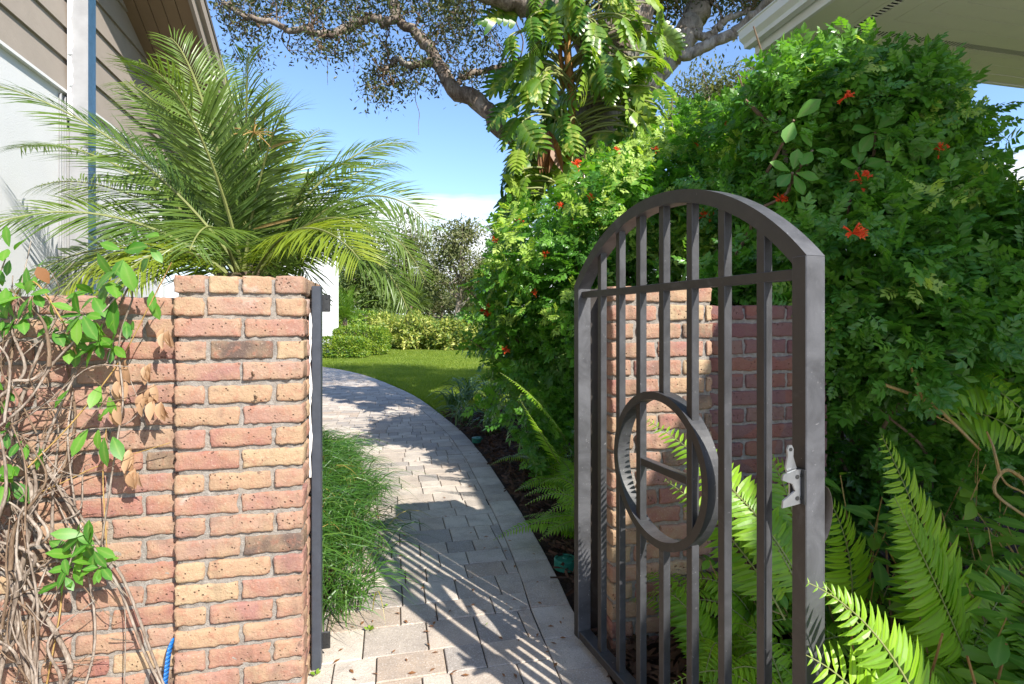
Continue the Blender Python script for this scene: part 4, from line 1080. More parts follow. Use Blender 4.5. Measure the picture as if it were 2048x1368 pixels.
# ================================================================== climbing philodendron on the oak
def philo_leaf_t(seed, n=7):
    r = np.random.default_rng(seed); ps = []
    yv = lambda t: np.array([0, t, -.30 * t * t])
    for sg in (-1, 1):
        for i in range(n):
            t0, t1 = i / n, (i + 1) / n; tm = (t0 + t1) / 2
            reach = .52 * math.sin(math.pi * (.17 + .80 * tm)) ** .75 * (1 + .14 * r.normal()); a = math.radians(64 - 36 * tm)
            dirv = np.array([sg * math.sin(a), math.cos(a), 0]); hw = .80 / n
            dz = -.16 - .05 * r.random(); gap = r.uniform(.7, 1.15)
            V = []
            for q, wid in ((0, 1.0), (.30, 1.0), (.55, .95), (.80, .72 * gap), (.94, .46 * gap), (1.0, .10)):
                c = yv(tm) + dirv * reach * q + np.array([0, 0, .10 * math.sin(q * 2.4) * reach + dz * q * q * reach * 1.5])
                o = np.array([0, hw * wid, 0]); V += [c - o, c + o]
            Q = np.array([[2 * k, 2 * k + 1, 2 * k + 3, 2 * k + 2] for k in range(5)]); md = np.array([1, 1, .5, .5, .2, .2] + [0.] * 6)
            ps.append((np.array(V), Q, md))
    return merge_t(ps)
PHL = [philo_leaf_t(s) for s in range(5)]
phb = ou(1142, 500, -.55)
philo = thing('climbing_philodendron', 'big-leaved climber with split yellow-green leaves covering the oak trunk', 'climbing plant', loc=(phb[0], phb[1], 0))
mb = MB(); tube(mb, smooth_line([ou(1146, 640, -.42), ou(1143, 460, -.52), ou(1140, 330, -.56), ou(1143, 200, -.56), ou(1134, 60, -.6), ou(1150, -80, -.6)], 60), .044, 10, rough=.10); put(mb.build('stem', M['philostem'], smooth=True), philo)
mb = MB(); tube(mb, smooth_line([ou(1130, 640, -.42), ou(1131, 380, -.5), ou(1128, 250, -.5), ou(1120, 100, -.55), ou(1105, -60, -.6)], 50), .026, 8, rough=.1); put(mb.build('stem', M['philostem'], smooth=True), philo)
mb = MB(); pt = MB(); big = []
def philo_row(v0, v1, ul, ur, n, dY=(-1.15, -.35)):
    for _ in range(n):
        big.append((random.uniform(ul, ur), random.uniform(v0, v1), random.uniform(*dY)))
philo_row(-60, 50, 1030, 1320, 34); philo_row(50, 150, 1015, 1110, 17); philo_row(30, 150, 1170, 1325, 22); philo_row(140, 240, 1030, 1120, 14); philo_row(140, 230, 1240, 1325, 11); philo_row(100, 170, 1130, 1250, 9)
philo_row(230, 330, 1030, 1110, 14); philo_row(320, 410, 1010, 1070, 12); philo_row(215, 300, 1215, 1330, 12, (-.9, -.4)); philo_row(190, 330, 1090, 1140, 8); philo_row(390, 430, 1005, 1040, 4); philo_row(320, 360, 1140, 1220, 4)
for (u, v, dY) in big:
    c = ou(u, v, dY); side = (u - 1150) / 150
    stem = ou(1140 + random.uniform(-20, 20), v + random.uniform(10, 60), -.5)
    d = norm(np.array([side * .35 + RG.normal() * .3, -.40 + RG.normal() * .3, -.85 + RG.normal() * .35])); n = norm(np.array([side * .5 + RG.normal() * .25, -.85, .55]) + RG.normal(size=3) * .5)
    S = random.uniform(.20, .46)
    scatter(mb, random.choice(PHL), frames(d[None], n[None]), c[None], np.array([[S * 1.05, S, S]]), 0)
    m = (stem + c) / 2 + np.array([0, -.1, .16]); tube(pt, bez([stem, m + ZU * .08, c - d * .02 + ZU * .02, c], 10), [.014, .008], 6)
put(mb.build('leaves', M['philo'], smooth=True), philo); put(pt.build('petioles', M['rachis'], smooth=True), philo)
mb = MB(); c = ou(1098, 262, -.8)
for i in range(5):
    e = c + np.array([RG.normal() * .06, RG.normal() * .05, -.42 - .1 * random.random()]); d = norm(e - c)
    scatter(mb, leaf_t(1, .26, 5, .7, .1, .5), frames(d[None], rotx(np.array([[.3 * RG.normal(), -1, .1]]), .4)), c[None], np.array([np.linalg.norm(e - c)]), 0)
put(mb.build('dead_leaf', M['brownleaf']), philo)

# ================================================================== honeysuckle shrubs
def shrub(name, label, base, blobs, N, size, mats, group, young=0.0, nb=10, keep=None, T=None, cat='shrub', flowers=(), **kw):
    s = thing(name, label, cat, group, loc=(base[0], base[1], 0))
    mb = MB(); n1 = int(N * (1 - young))
    keep = below(OUT_A, 22)
    spray_cloud(mb, blobs, n1, T or PIN, size, 0, keep=keep, **kw)
    leaf_cloud(mb, [(c, r * .74, *w) for c, r, *w in blobs], n1 // 5, T or PIN, size, 0, keep=keep)
    if young: spray_cloud(mb, [(c, r * 1.05, *w) for c, r, *w in blobs], N - n1, T or PIN, size * .72, 1, depth=.03, keep=(lambda P: (P[:, 2] > 1.3) & below(OUT_A, 10)(P)), **{k: v for k, v in kw.items() if k != 'depth'})
    put(mb.build('foliage', mats), s)
    mb = MB(); branches(mb, base, blobs, nb, .018); put(mb.build('branches', M['twig']), s)
    for (u, v, Y, z) in flowers: flower_cluster('flower', at(u, v, Y), z * .58, s)
    return s
HG = 'flowering honeysuckle shrubs behind the gate'
HM = [M['honey'], M['honeyyoungsun']]
A = [ub(1130, 480, 4.75, 170, 150, .7), ub(1050, 560, 5.05, 105, 150, .6), ub(1230, 400, 4.55, 170, 120, .6), ub(1090, 690, 4.85, 115, 130, .55), ub(1180, 620, 4.45, 130, 160, .5), ub(1020, 640, 5.35, 80, 110, .5), ub(1120, 790, 4.75, 90, 90, .4), ub(1090, 860, 4.2, 80, 110, .3, .6)]
shrub('honeysuckle_shrub', 'sunlit honeysuckle shrub left of the gate arch, spilling towards the path', (.8, 5.0), A, 6000, .15, HM, HG, .34, 16,
      flowers=[(1153, 330, 4.3, .07), (1120, 412, 4.25, .05), (992, 481, 4.6, .07), (962, 552, 4.9, .07), (973, 621, 4.8, .11), (1090, 508, 4.2, .05), (1235, 300, 4.2, .05), (1040, 440, 4.5, .05), (1070, 585, 4.3, .05), (1180, 395, 4.15, .05), (1010, 700, 4.6, .06)])
B = [ub(1400, 330, 5.05, 170, 130, .6), ub(1480, 250, 4.75, 130, 110, .5), ub(1380, 470, 4.75, 170, 140, .5), ub(1500, 470, 4.45, 150, 130, .45), ub(1320, 560, 4.65, 130, 110, .4), ub(1300, 330, 5.25, 120, 110, .5)]
shrub('honeysuckle_shrub', 'pale sunlit honeysuckle shrub directly above and behind the gate arch', (1.7, 4.9), B, 5600, .145, HM, HG, .38, 12,
      flowers=[(1390, 285, 4.5, .05), (1412, 432, 4.1, .09), (1330, 395, 4.3, .05), (1560, 398, 2.75, .05), (1450, 250, 4.4, .05), (1310, 300, 4.4, .05), (1500, 300, 4.3, .05)])
Cc = [ub(1690, 220, 3.0, 190, 130, .5), ub(1600, 200, 3.1, 120, 110, .4), ub(1820, 200, 2.9, 110, 100, .4), ub(1760, 130, 3.0, 110, 55, .35), ub(1590, 350, 3.1, 140, 130, .45), ub(1740, 360, 3.0, 160, 120, .45), ub(1880, 270, 2.9, 75, 110, .3, .5), ub(1860, 390, 2.9, 90, 60, .3, .5), ub(1530, 150, 3.15, 60, 50, .3)]
shrub('honeysuckle_shrub', 'tall dark green honeysuckle shrub reaching up to the pale eave', (2.0, 3.1), Cc, 5800, .128, HM, HG, .06, 14,
      flowers=[(1690, 195, 2.5, .055), (1720, 360, 2.5, .07), (1880, 300, 2.5, .05)])
Dd = [ub(1780, 560, 2.55, 190, 140, .32), ub(1930, 540, 2.5, 160, 150, .32), ub(1990, 640, 2.4, 150, 140, .3), ub(1720, 660, 2.5, 140, 130, .3), ub(1840, 680, 2.4, 150, 110, .3), ub(2040, 480, 2.6, 120, 120, .3), ub(1960, 420, 2.7, 110, 80, .3, .6), ub(1700, 740, 2.5, 90, 90, .25, .5), ub(1740, 900, 2.75, 130, 150, .25, .45), ub(1920, 900, 2.75, 150, 160, .25, .45), ub(2080, 820, 2.6, 120, 200, .25, .5), ub(1650, 900, 2.9, 110, 160, .2, .4), ub(2210, 560, 2.6, 190, 190, .4), ub(2260, 790, 2.6, 190, 190, .4, .7), ub(2420, 640, 2.7, 180, 230, .4, .8)]
shrub('honeysuckle_shrub', 'mid green shaded honeysuckle shrub to the right of the gate latch post', (1.95, 2.75), Dd, 10500, .128, HM, HG, .07, 12, droop=.3,
      flowers=[(1705, 467, 2.15, .07)])
Ee = [ub(1570, 640, 2.75, 110, 130, .22), ub(1470, 590, 2.85, 130, 80, .2)]
shrub('honeysuckle_shrub', 'leafy honeysuckle growth resting on the top of the shaded brick wall', (1.3, 2.85), Ee, 1000, .135, HM, HG, 0, 9)

# clusia with round leathery leaves
cl = thing('clusia_plant', 'plant with round leathery leaves poking out of the tall dark shrub', 'plant', loc=(2.0, 3.0, 0))
mb = MB(); bm_ = MB()
for (u, v, n, r) in ((1750, 262, 6, .15), (1718, 335, 5, .14), (1585, 345, 5, .13), (1822, 160, 2, .16), (1822, 330, 5, .15), (1775, 320, 4, .13), (1588, 240, 2, .15), (1790, 405, 5, .12), (1850, 345, 4, .13), (1700, 400, 3, .12), (1900, 460, 4, .11), (1625, 300, 3, .13)):
    c = at(u, v, 2.60); r *= .78
    a = RG.random() * 6.28 + np.arange(n) * 6.28 / n + RG.normal(size=n) * .2
    d = norm(np.column_stack([np.cos(a), -.35 + .2 * RG.normal(size=n), np.sin(a)])); up = norm(np.column_stack([.2 * RG.normal(size=n), np.full(n, -1), np.full(n, .55)]))
    scatter(mb, OBO2, frames(d, up), np.tile(c, (n, 1)) + d * .015, r * (.85 + .3 * RG.random(n)), 0)
    tube(bm_, wander(c, c + np.array([.1 * RG.normal(), .45, -.35]), .03, 5), [.006, .012], 6)
for P in ([(1570, 330), (1568, 270), (1558, 215)], [(1570, 275), (1605, 320), (1632, 355)], [(1565, 280), (1520, 230), (1490, 200)], [(1800, 240), (1830, 205), (1845, 175)]):
    tube(bm_, smooth_line([at(u, v, 2.86) for u, v in P], 12), [.016, .009], 7)
put(mb.build('leaves', M['clusia'], smooth=True), cl); put(bm_.build('branches', M['twig']), cl)

# ================================================================== ferns
FT = leaf_t(1, .23, 4, .18, .24, .34)
def fern(label, fronds, base, lmax=.11, spacing=.022, group='sword ferns in the shady beds', nref=0):
    s = thing('sword_fern', label, 'fern', group, loc=(base[0], base[1], 0))
    for q, P in enumerate(fronds):
        ref = (.1, -.85, .5) if q < nref else (0, -.25, 1.0)
        L = np.linalg.norm(np.diff(P, axis=0), axis=1).sum()
        frond('frond', P, s, [M['fern'], M['rachis']], lmax=lmax * random.uniform(.85, 1.1), spacing=spacing, rr=(.0032, .0010), T=FT, lift=.05, sweep=80, jit=.05, start=.10, decl=.22, ref=ref,
              prof=lambda t: (np.clip(.45 + 2.2 * t, 0, 1)) * np.clip((1.02 - t) * 1.55, 0.03, 1) ** .8)
    return s
def F3(b, c, e, n=20):      # base, control, tip given as (u, v, Y)
    return bez([at(*b), at(*c), at(*e)], n)
def rfern(base, n, L, tilt=(.35, 1.1), face=None, spread=6.28):
    out = []
    for i in range(n):
        a = (RG.random() * 6.28) if face is None else face + (RG.random() - .5) * spread
        e = random.uniform(*tilt); l = L * random.uniform(.7, 1.1); h = np.array([math.cos(a), math.sin(a), 0])
        b = np.array([*base[:2], base[2] if len(base) > 2 else .02]) + RG.normal(size=3) * [.03, .03, 0]
        out.append(bez([b, b + (h * math.cos(e) * .45 + ZU * math.sin(e) * .8) * l, b + (h * math.cos(e * .8) * .95 + ZU * (math.sin(e) * .75 - .25)) * l], 16))
    return out
fern('tall sword fern with an upright bright frond right of the gate', [F3((1915, 1400, 1.8), (1900, 1150, 1.8), (1763, 870, 1.70)), F3((1935, 1320, 1.75), (1880, 1180, 1.65), (1788, 992, 1.62)), F3((1900, 1400, 1.8), (1990, 1180, 1.8), (2060, 1120, 1.9))] + rfern((1.5, 1.85), 3, .5), (1.5, 1.8), .17, .024, nref=3)
fern('bright yellow-green sword fern low in front of the gate latch post', [F3((1880, 1520, 1.02), (1790, 1240, 1.00), (1615, 1165, 1.02)), F3((1900, 1560, 1.08), (1800, 1330, 1.08), (1650, 1170, 1.10)), F3((1800, 1540, 1.0), (1740, 1370, 1.02), (1612, 1310, 1.02))] + rfern((1.1, 1.25), 3, .42, face=-1.57, spread=2.5), (.86, 1.05), .098, .0175, nref=3)
fern('sunlit sword fern whose frond shows through the gate ring', [F3((1600, 1180, 1.50), (1500, 960, 1.58), (1285, 835, 1.85)), F3((1620, 1200, 1.5), (1530, 1020, 1.55), (1440, 965, 1.65)), F3((1570, 1240, 1.6), (1480, 1060, 1.7), (1330, 960, 1.85)), F3((1600, 1150, 1.55), (1600, 1000, 1.6), (1530, 900, 1.75))] + rfern((.98, 1.95), 5, .6), (.98, 1.95), .11, .0185, nref=4)
fern('small sword fern between the latch side bars and the brick wall', [F3((1660, 1120, 2.1), (1600, 960, 2.05), (1525, 905, 2.05)), F3((1700, 1250, 1.9), (1720, 1100, 1.85), (1650, 985, 1.8))] + rfern((1.25, 1.98), 6, .55), (1.25, 2.0), .12, .023, nref=2)
fern('dark green sword fern low behind the middle gate bars', rfern((.72, 1.88), 11, .55, (.2, 1.2)), (.72, 1.88), .085, .018)
fern('narrow sword fern at the foot of the gate bars', rfern((.86, 1.62), 10, .50, (.2, 1.2)), (.86, 1.62), .085, .018)
fern('drooping dark fern hanging under the shaded shrub at the right', [F3((1760, 780, 2.3), (1960, 700, 2.2), (2080, 860, 2.1)), F3((1880, 840, 2.3), (1990, 790, 2.2), (2080, 920, 2.1)), F3((1840, 760, 2.3), (1990, 740, 2.3), (2100, 780, 2.2))], (1.9, 2.3), .17, .030, nref=3)
for q, (x, y, n, L, lab) in enumerate([(1.25, 1.55, 8, .5, 'leafy sword fern between the latch post and the tall upright frond'), (1.72, 1.72, 9, .55, 'shaded sword fern at the lower right edge among cut stems'), (1.55, 1.45, 9, .42, 'low sword fern in the bottom right corner among cut brown stalks'), (1.62, 2.15, 8, .6, 'dark sword fern behind the tall bright frond under the shrub'), (2.1, 2.2, 8, .6, 'deeply shaded sword fern far right beneath hanging branches'), (.98, 1.38, 7, .4, 'low sword fern right below the gate latch post'), (1.42, 1.28, 9, .38, 'short spreading sword fern in front of the tall upright frond'), (1.78, 1.42, 9, .42, 'leafy sword fern filling the lower right corner'), (1.18, 1.62, 8, .42, 'small shaded sword fern just right of the latch post base')]):
    fern(lab, rfern((x, y), n, L, (.2, 1.25)), (x, y), .095, .020)
for lab, X, Y, n, L, extra in [
    ('sword fern beside the path with one frond tip lit yellow', .52, 3.75, 9, .70, [F3((1130, 880, 3.9), (1090, 800, 3.7), (1000, 745, 3.7)), F3((1120, 930, 3.7), (1085, 870, 3.5), (1040, 800, 3.4))]),
    ('sword fern over the mulch left of the gate hinge side', .50, 3.15, 12, .62, []),
    ('sword fern low in the mulch nearest the gate foot', .60, 2.75, 9, .38, []),
    ('sword fern under the sunlit shrub behind the hinge post', .82, 3.3, 10, .65, []),
    ('sword fern with raised fronds right behind the gate hinge bar', .62, 2.95, 10, .75, []),
    ('broad sword fern between the strap leaves and the lit frond', .50, 4.05, 11, .6, []),
    ('leafy sword fern arching over the mulch by the near lid', .66, 3.1, 9, .42, []),
    ('low spreading sword fern in the mulch below the lit frond', .46, 3.85, 9, .45, []),
    ('fresh sword fern at the bend of the mulch bed', .30, 4.7, 9, .5, []),
    ('yellowing sword fern farther along the path beside strap leaves', .30, 4.35, 10, .5, []),
]: fern(lab, extra + rfern((X, Y), n, L, (.25, 1.2)), (X, Y), .075 if L < .6 else .09, .018)

# cut brown stalks among the ferns
mb = MB()
for i in range(46):
    x, y = random.uniform(1.15, 2.3), random.uniform(1.35, 2.2); h = random.uniform(.18, .42)
    b = np.array([x, y, 0]); tube(mb, wander(b, b + np.array([RG.normal() * .05, RG.normal() * .05, h]), .012, 4), [.0045, .0035], 5, 0)
tag(mb.build('cut_stalks', M['philostem']), 'short cut brown stalks standing among the ferns at the lower right', 'stalks', kind='stuff')
# leafy groundcover plants
GC = 'leafy groundcover plants at the lower right'
for lab, x, y, h, n in [('leafy green plant behind the tall upright fern frond, lower right', 1.72, 1.98, .5, 120), ('leafy green plant under the hanging twigs at the right edge', 2.15, 2.1, .6, 140), ('low leafy plant between the cut stalks and the right edge', 1.62, 1.62, .32, 100), ('leafy plant filling the dark gap right of the latch post', 1.32, 2.2, .62, 120), ('low leafy plant along the bottom edge right of the lit frond', 1.28, 1.42, .26, 80), ('bushy leafy plant behind the bars at the foot of the shaded wall', 1.08, 2.1, .40, 90), ('taller leafy plant just below the shaded hedge, far right', 1.95, 2.4, .75, 150), ('leafy plant in the corner below the far right fern', 2.0, 1.75, .40, 110)]:
    s = thing('leafy_plant', lab, 'plant', GC, loc=(x, y, 0)); mb = MB(); st = MB()
    for i in range(n // 6):
        b = np.array([x, y, 0]) + RG.normal(size=3) * [.10, .08, 0]; e = b + np.array([RG.normal() * .17, RG.normal() * .15, h * random.uniform(.35, 1.1)])
        tube(st, wander(b, e, .015, 4), [.004, .002], 4)
        k = 7; a = RG.random() * 6.28 + np.arange(k) * 2.4; q = np.linspace(.45, 1, k)[:, None]
        d = norm(np.column_stack([np.cos(a), np.sin(a) - .15, .15 + .3 * RG.normal(size=k)])); nn = norm(np.tile([0, -.35, 1.0], (k, 1)) + RG.normal(size=(k, 3)) * .25)
        scatter(mb, OBO, frames(d, nn), b * (1 - q) + e * q, random.uniform(.07, .12) * (.75 + .5 * RG.random(k)))
    put(mb.build('leaves', M['grdleaf'], smooth=True), s); put(st.build('stems', M['tanstem']), s)
# bare twigs in the shade under the shrub
for i, (P, lab) in enumerate([([(1770, 770, 2.2), (1850, 800, 2.15), (1900, 840, 2.1), (1960, 900, 2.1)], 'pale forked twig hanging under the shaded shrub'), ([(2050, 960, 2.0), (2010, 940, 2.0), (1990, 985, 2.0), (2060, 1040, 2.0)], 'bent brown twig at the right edge above the ferns')]):
    mb = MB(); Q = smooth_line([at(*p) for p in P], 20); tube(mb, Q, [.007, .005], 6)
    tube(mb, wander(Q[6], Q[6] + np.array([.12, 0, -.10]), .01, 4), [.005, .003], 5); tube(mb, wander(Q[6], Q[6] + np.array([-.05, 0, .16]), .01, 4), [.006, .003], 5)
    tag(mb.build('bare_twig', M['tanstem']), lab, 'twig')

# ================================================================== strap-leaved plants and grass tuft
def tuft(mb, base, n, L, W, spread=1.0, lean=None, mat=0, up=(.6, 1.35)):
    T = 6
    for i in range(n):
        a = RG.random() * 6.28; e = random.uniform(*up); l = L * random.uniform(.6, 1.15); h = np.array([math.cos(a), math.sin(a), 0]) * spread
        if lean is not None: h = h * .75 + lean * .6
        b = base + np.array([RG.normal() * .05, RG.normal() * .05, 0])
        P = bez([b, b + (h * math.cos(e) * .35 + ZU * math.sin(e) * .75) * l, b + (h * .62 + ZU * (.62 * math.sin(e) - .30)) * l], T + 1)
        s = norm(np.cross(P[-1] - P[0], ZU) + RG.normal(size=3) * .2); w = W * np.array([.7, 1, 1, .9, .7, .45, .08]) * random.uniform(.7, 1.2)
        V = np.empty((2 * (T + 1), 3)); V[0::2] = P - s * w[:, None] / 2; V[1::2] = P + s * w[:, None] / 2
        mb.add(V, np.array([[2 * k, 2 * k + 1, 2 * k + 3, 2 * k + 2] for k in range(T)]), mat, random.random())
# liriope mass on the left of the path
mb = MB()
for k in range(250):
    Y = random.uniform(2.25, 5.3); i = int(np.argmin(np.abs(LE[:, 1] - Y)))
    o = random.uniform(-.10, .60)
    b = np.array([LE[i, 0] + NL[i, 0] * o, LE[i, 1] + NL[i, 1] * o, 0.02 + .12 * min(1, max(o, 0) * 3)])
    tuft(mb, b, 26, .47, .0065, 1.0, np.array([-NL[i, 0], -NL[i, 1], 0]) * (.9 if o < .25 else .3))
tag(mb.build('liriope_tuft', M['liriope']), 'thick mound of arching narrow green leaves left of the path, behind the gate post', 'grass tuft')
SG = 'strap-leaved plants along the path edge'
for lab, (u, v), n, L in [('strap-leaved plant with pale dry tips nearest the shady lawn', (935, 800), 70, .85), ('strap-leaved plant between the shady lawn and the lit fern frond', (985, 815), 80, .95), ('small strap-leaved plant at the mulch edge by the far lid', (925, 850), 50, .6), ('dark strap-leaved plant under the sunlit shrub', (1030, 840), 70, .8), ('strap-leaved plant just behind the yellowing fern', (985, 870), 60, .55), ('wide strap-leaved plant closest to the lit lawn strip', (905, 815), 60, .6)]:
    g = gp(u, v); mb = MB(); tuft(mb, np.array([g[0], g[1], .0]), n, L, .02, 1.0); tag(mb.build('strap_leaf_plant', M['strap']), lab, 'plant', SG)

# small weeds in the paver joints
for (u, v, n, r, lab) in [(738, 1262, 6, .020, 'largest weed sprout in the paver joint near the gate post'), (772, 1215, 4, .012, 'tiny weed sprout at the lower end of the joint beside the grass'), (748, 1195, 3, .012, 'tiny weed sprout left of another in the sunny joint'), (632, 1352, 9, .018, 'yellow-green weed at the foot of the slate gate post'), (970, 1253, 3, .010, 'tiny weed in a shaded paver joint among light slits')]:
    g = gp(u, v); a = RG.random(n) * 6.28; d = norm(np.column_stack([np.cos(a), np.sin(a), .5 + .4 * RG.random(n)])); mb = MB()
    scatter(mb, OBO2, frames(d, np.tile(ZU, (n, 1)) + RG.normal(size=(n, 3)) * .3), np.tile(g, (n, 1)) + d * .004 + ZU * .003, r * (.8 + .6 * RG.random(n)))
    tag(mb.build('weed', M['weed']), lab, 'weed', 'weeds in the paver joints')
# fallen leaves on the pavers
mb = MB(); 
for i in range(150):
    u, v = random.uniform(660, 1140), random.uniform(800, 1360); g = gp(u, v)
    k = int(np.argmin(((RE - g[:2]) ** 2).sum(1)))
    if np.dot(g[:2] - RE[k], NL[k]) < .03: continue
    a = random.random() * 6.28
    scatter(mb, SMALL, frames(np.array([[math.cos(a), math.sin(a), .15]]), np.array([[.2 * RG.normal(), .2 * RG.normal(), 1]])), (g + ZU * .006)[None], np.array([random.uniform(.014, .032)]))
tag(mb.build('fallen_leaves', M['brownleaf']), 'small brown fallen leaves scattered over the pavers', 'leaves', kind='stuff')

# ================================================================== climbing vine over the left wall
vb = LPo - WD * 1.0 - WN * .2
vine = thing('climbing_vine', 'half-dead vine with dry tangled stems and green leaf rosettes on the left wall', 'vine', loc=(vb[0], vb[1], 0))
def wv_(u, v, off=.06):
    """point `off` metres in front of the left wall at photo pixel (u, v)"""
    k = (u - U0) / F; o = LWo - WN * off
    a = (k * o[1] - o[0]) / (WD[0] - k * WD[1]); p = o + WD * a
    return at(u, v, p[1])
mb = MB(); gt = MB()
def vs(pts, r0, r1, off=.06, m=None, amp=5, seg=26):
    P = [wv_(u + RG.normal() * amp, v + RG.normal() * amp, off + RG.normal() * .012) for u, v in pts]
    Q = smooth_line(P, seg); tube(m or mb, Q, [r0 * .68, r1 * .68], 6, rough=.10)
vs([(0, 1380), (40, 1180), (60, 1000), (30, 860), (60, 740), (110, 640), (150, 590)], .011, .006, .09); vs([(60, 1380), (40, 1250), (20, 1120), (60, 980), (100, 850), (170, 700), (230, 620), (255, 575)], .010, .004, .07)
vs([(330, 1380), (300, 1290), (250, 1170), (200, 1090), (110, 960), (70, 900)], .006, .006, .05); vs([(322, 1380), (285, 1280), (240, 1180), (190, 1095), (100, 950), (40, 900)], .006, .006, .06)
vs([(170, 1380), (185, 1290), (190, 1210), (175, 1130), (160, 1060), (140, 880), (150, 780)], .006, .003, .05); vs([(120, 1380), (140, 1330), (90, 1240), (40, 1150), (20, 1060)], .012, .008, .08)
vs([(255, 1370), (252, 1250), (250, 1190)], .003, .002); vs([(0, 870), (60, 800), (110, 720), (190, 640), (260, 560)], .006, .003, .12); vs([(0, 1000), (70, 930), (160, 870), (250, 840), (310, 800)], .003, .002)
vs([(200, 1100), (215, 950), (235, 860), (240, 780), (238, 690), (262, 590), (250, 555), (275, 540)], .004, .004, .08); vs([(30, 850), (90, 800), (180, 740), (255, 735)], .004, .002, .10)
vs([(30, 700), (90, 740), (150, 720), (240, 690)], .003, .002); vs([(0, 1210), (60, 1150), (130, 1120), (240, 1170)], .005, .003, .07); vs([(250, 760), (275, 800), (300, 850)], .002, .0015)
vs([(28, 760), (80, 745), (150, 690)], .007, .006, .13)
dk = MB()
for i in range(46):
    x = abs(RG.normal()) * 60; y0 = random.uniform(620, 1380); l = random.uniform(110, 380); sw = RG.normal() * 55
    vs([(x - sw * .4, y0 + l * .5), (x + RG.normal() * 26, y0 + l * .15), (x + sw * .5 + RG.normal() * 22, y0 - l * .2), (x + sw + RG.normal() * 30, y0 - l * .5)], random.uniform(.003, .010), .002, random.uniform(.03, .16), dk if i % 3 == 0 else mb, amp=11)
for i in range(95):
    x, y = abs(RG.normal()) * 85, random.uniform(590, 1370); a = random.choice([-1, 1]) * random.uniform(.1, 1.5) - .5; l = random.uniform(30, 150)
    vs([(x, y), (x + math.cos(a) * l * .5, y + math.sin(a) * l * .5 + RG.normal() * 8), (x + math.cos(a + .4 * RG.normal()) * l, y + math.sin(a) * l)], .0028, .0011, random.uniform(.02, .13), dk if i % 2 else mb, amp=7, seg=14)
for i in range(70):
    x, y0 = random.uniform(-230, 10), random.uniform(620, 1380); l = random.uniform(110, 380); sw = RG.normal() * 55
    vs([(x - sw * .4, y0 + l * .5), (x + RG.normal() * 26, y0 + l * .15), (x + sw * .5 + RG.normal() * 22, y0 - l * .2), (x + sw + RG.normal() * 30, y0 - l * .5)], random.uniform(.003, .010), .002, random.uniform(.03, .16), dk if i % 3 == 0 else mb, amp=11)
put(dk.build('dark_stems', M['twig'], smooth=True), vine)
put(mb.build('dry_stems', M['drystem'], smooth=True), vine)
vs([(60, 930), (150, 840), (240, 720), (300, 620), (345, 530)], .0035, .0025, .10, gt); vs([(40, 1000), (120, 960), (215, 930), (340, 880)], .003, .002, .05, gt)
vs([(100, 1380), (115, 1240), (130, 1180)], .004, .003, .05, gt); vs([(210, 1100), (205, 960), (215, 860)], .003, .002, .06, gt); vs([(0, 620), (60, 560), (120, 640), (150, 700)], .004, .003, .10, gt)
put(gt.build('green_stems', M['tanstem'], smooth=True), vine)
lf = MB(); dl = MB(); DEAD = leaf_t(1, .5, 5, .55, .5, .5)
def rosette(u, v, n, s, off=.10, sq=1.0, ang=None, down=.1, m=lf, t=OBO):
    c = wv_(u, v, off)
    a = (RG.random() * 6.28 + np.arange(n) * 2.4) if ang is None else np.radians(ang) + RG.normal(size=n) * .2
    d = norm(np.column_stack([np.cos(a), -.55 + .35 * RG.normal(size=n), np.sin(a) * sq - down])); up = norm(np.column_stack([.25 * RG.normal(size=n) + .2 * np.cos(a), np.full(n, -.8), .75 + .3 * RG.normal(size=n)]))
    scatter(m, t, frames(d, up), np.tile(c, (n, 1)) + d * .008 + RG.normal(size=(n, 3)) * .008, s * .80 * (.70 + .5 * RG.random(n)))
for (u, v, n, s) in [(165, 630, 8, .095), (205, 680, 8, .09), (150, 690, 6, .075), (110, 645, 7, .08), (225, 560, 5, .115), (250, 510, 4, .10), (290, 480, 4, .075), (185, 590, 4, .11), (60, 590, 7, .075), (15, 575, 7, .085), (40, 640, 6, .07), (15, 640, 6, .065), (150, 1118, 10, .085), (185, 1095, 9, .075), (130, 1160, 5, .075), (205, 1130, 7, .06), (165, 1070, 4, .10), (215, 690, 6, .08), (20, 505, 5, .075), (-60, 600, 8, .09), (-130, 640, 8, .085), (-40, 720, 6, .08), (-110, 860, 7, .08), (-170, 580, 8, .09), (-60, 1000, 6, .08), (70, 545, 4, .065), (275, 555, 4, .08), (10, 790, 5, .07), (20, 860, 4, .06)]:
    rosette(u, v, n, s, random.uniform(.07, .16))
for (u, v, a, n, s) in [(200, 770, -80, 3, .085), (140, 775, -100, 1, .08), (215, 790, -70, 1, .085), (180, 855, -110, 2, .09), (215, 870, -75, 2, .10), (200, 840, 60, 4, .05), (85, 895, -85, 2, .075), (55, 880, -100, 2, .08), (0, 935, 0, 5, .115), (15, 960, -60, 3, .10), (300, 590, -90, 2, .09), (235, 600, -95, 2, .12), (260, 640, -40, 3, .075)]:
    rosette(u, v, n, s, .09, 1, [a] * n, 0)
put(lf.build('leaves', M['vineleaf'], smooth=True), vine)
for (u, v, n) in [(295, 730, 6), (310, 770, 6), (325, 800, 6), (245, 760, 6), (240, 800, 5), (258, 900, 6), (265, 940, 7), (330, 660, 4), (250, 720, 4), (290, 790, 4)]:
    rosette(u, v, n, .062, .07, 1, [-90] * n, .3, dl, DEAD)
put(dl.build('dead_leaves', M['deadleaf'], smooth=True), vine)
bl_ = MB(); rosette(97, 575, 1, .085, .16, 1, [100], 0, bl_, OBO2); put(bl_.build('brown_leaf', M['brownleaf'], smooth=True), vine)

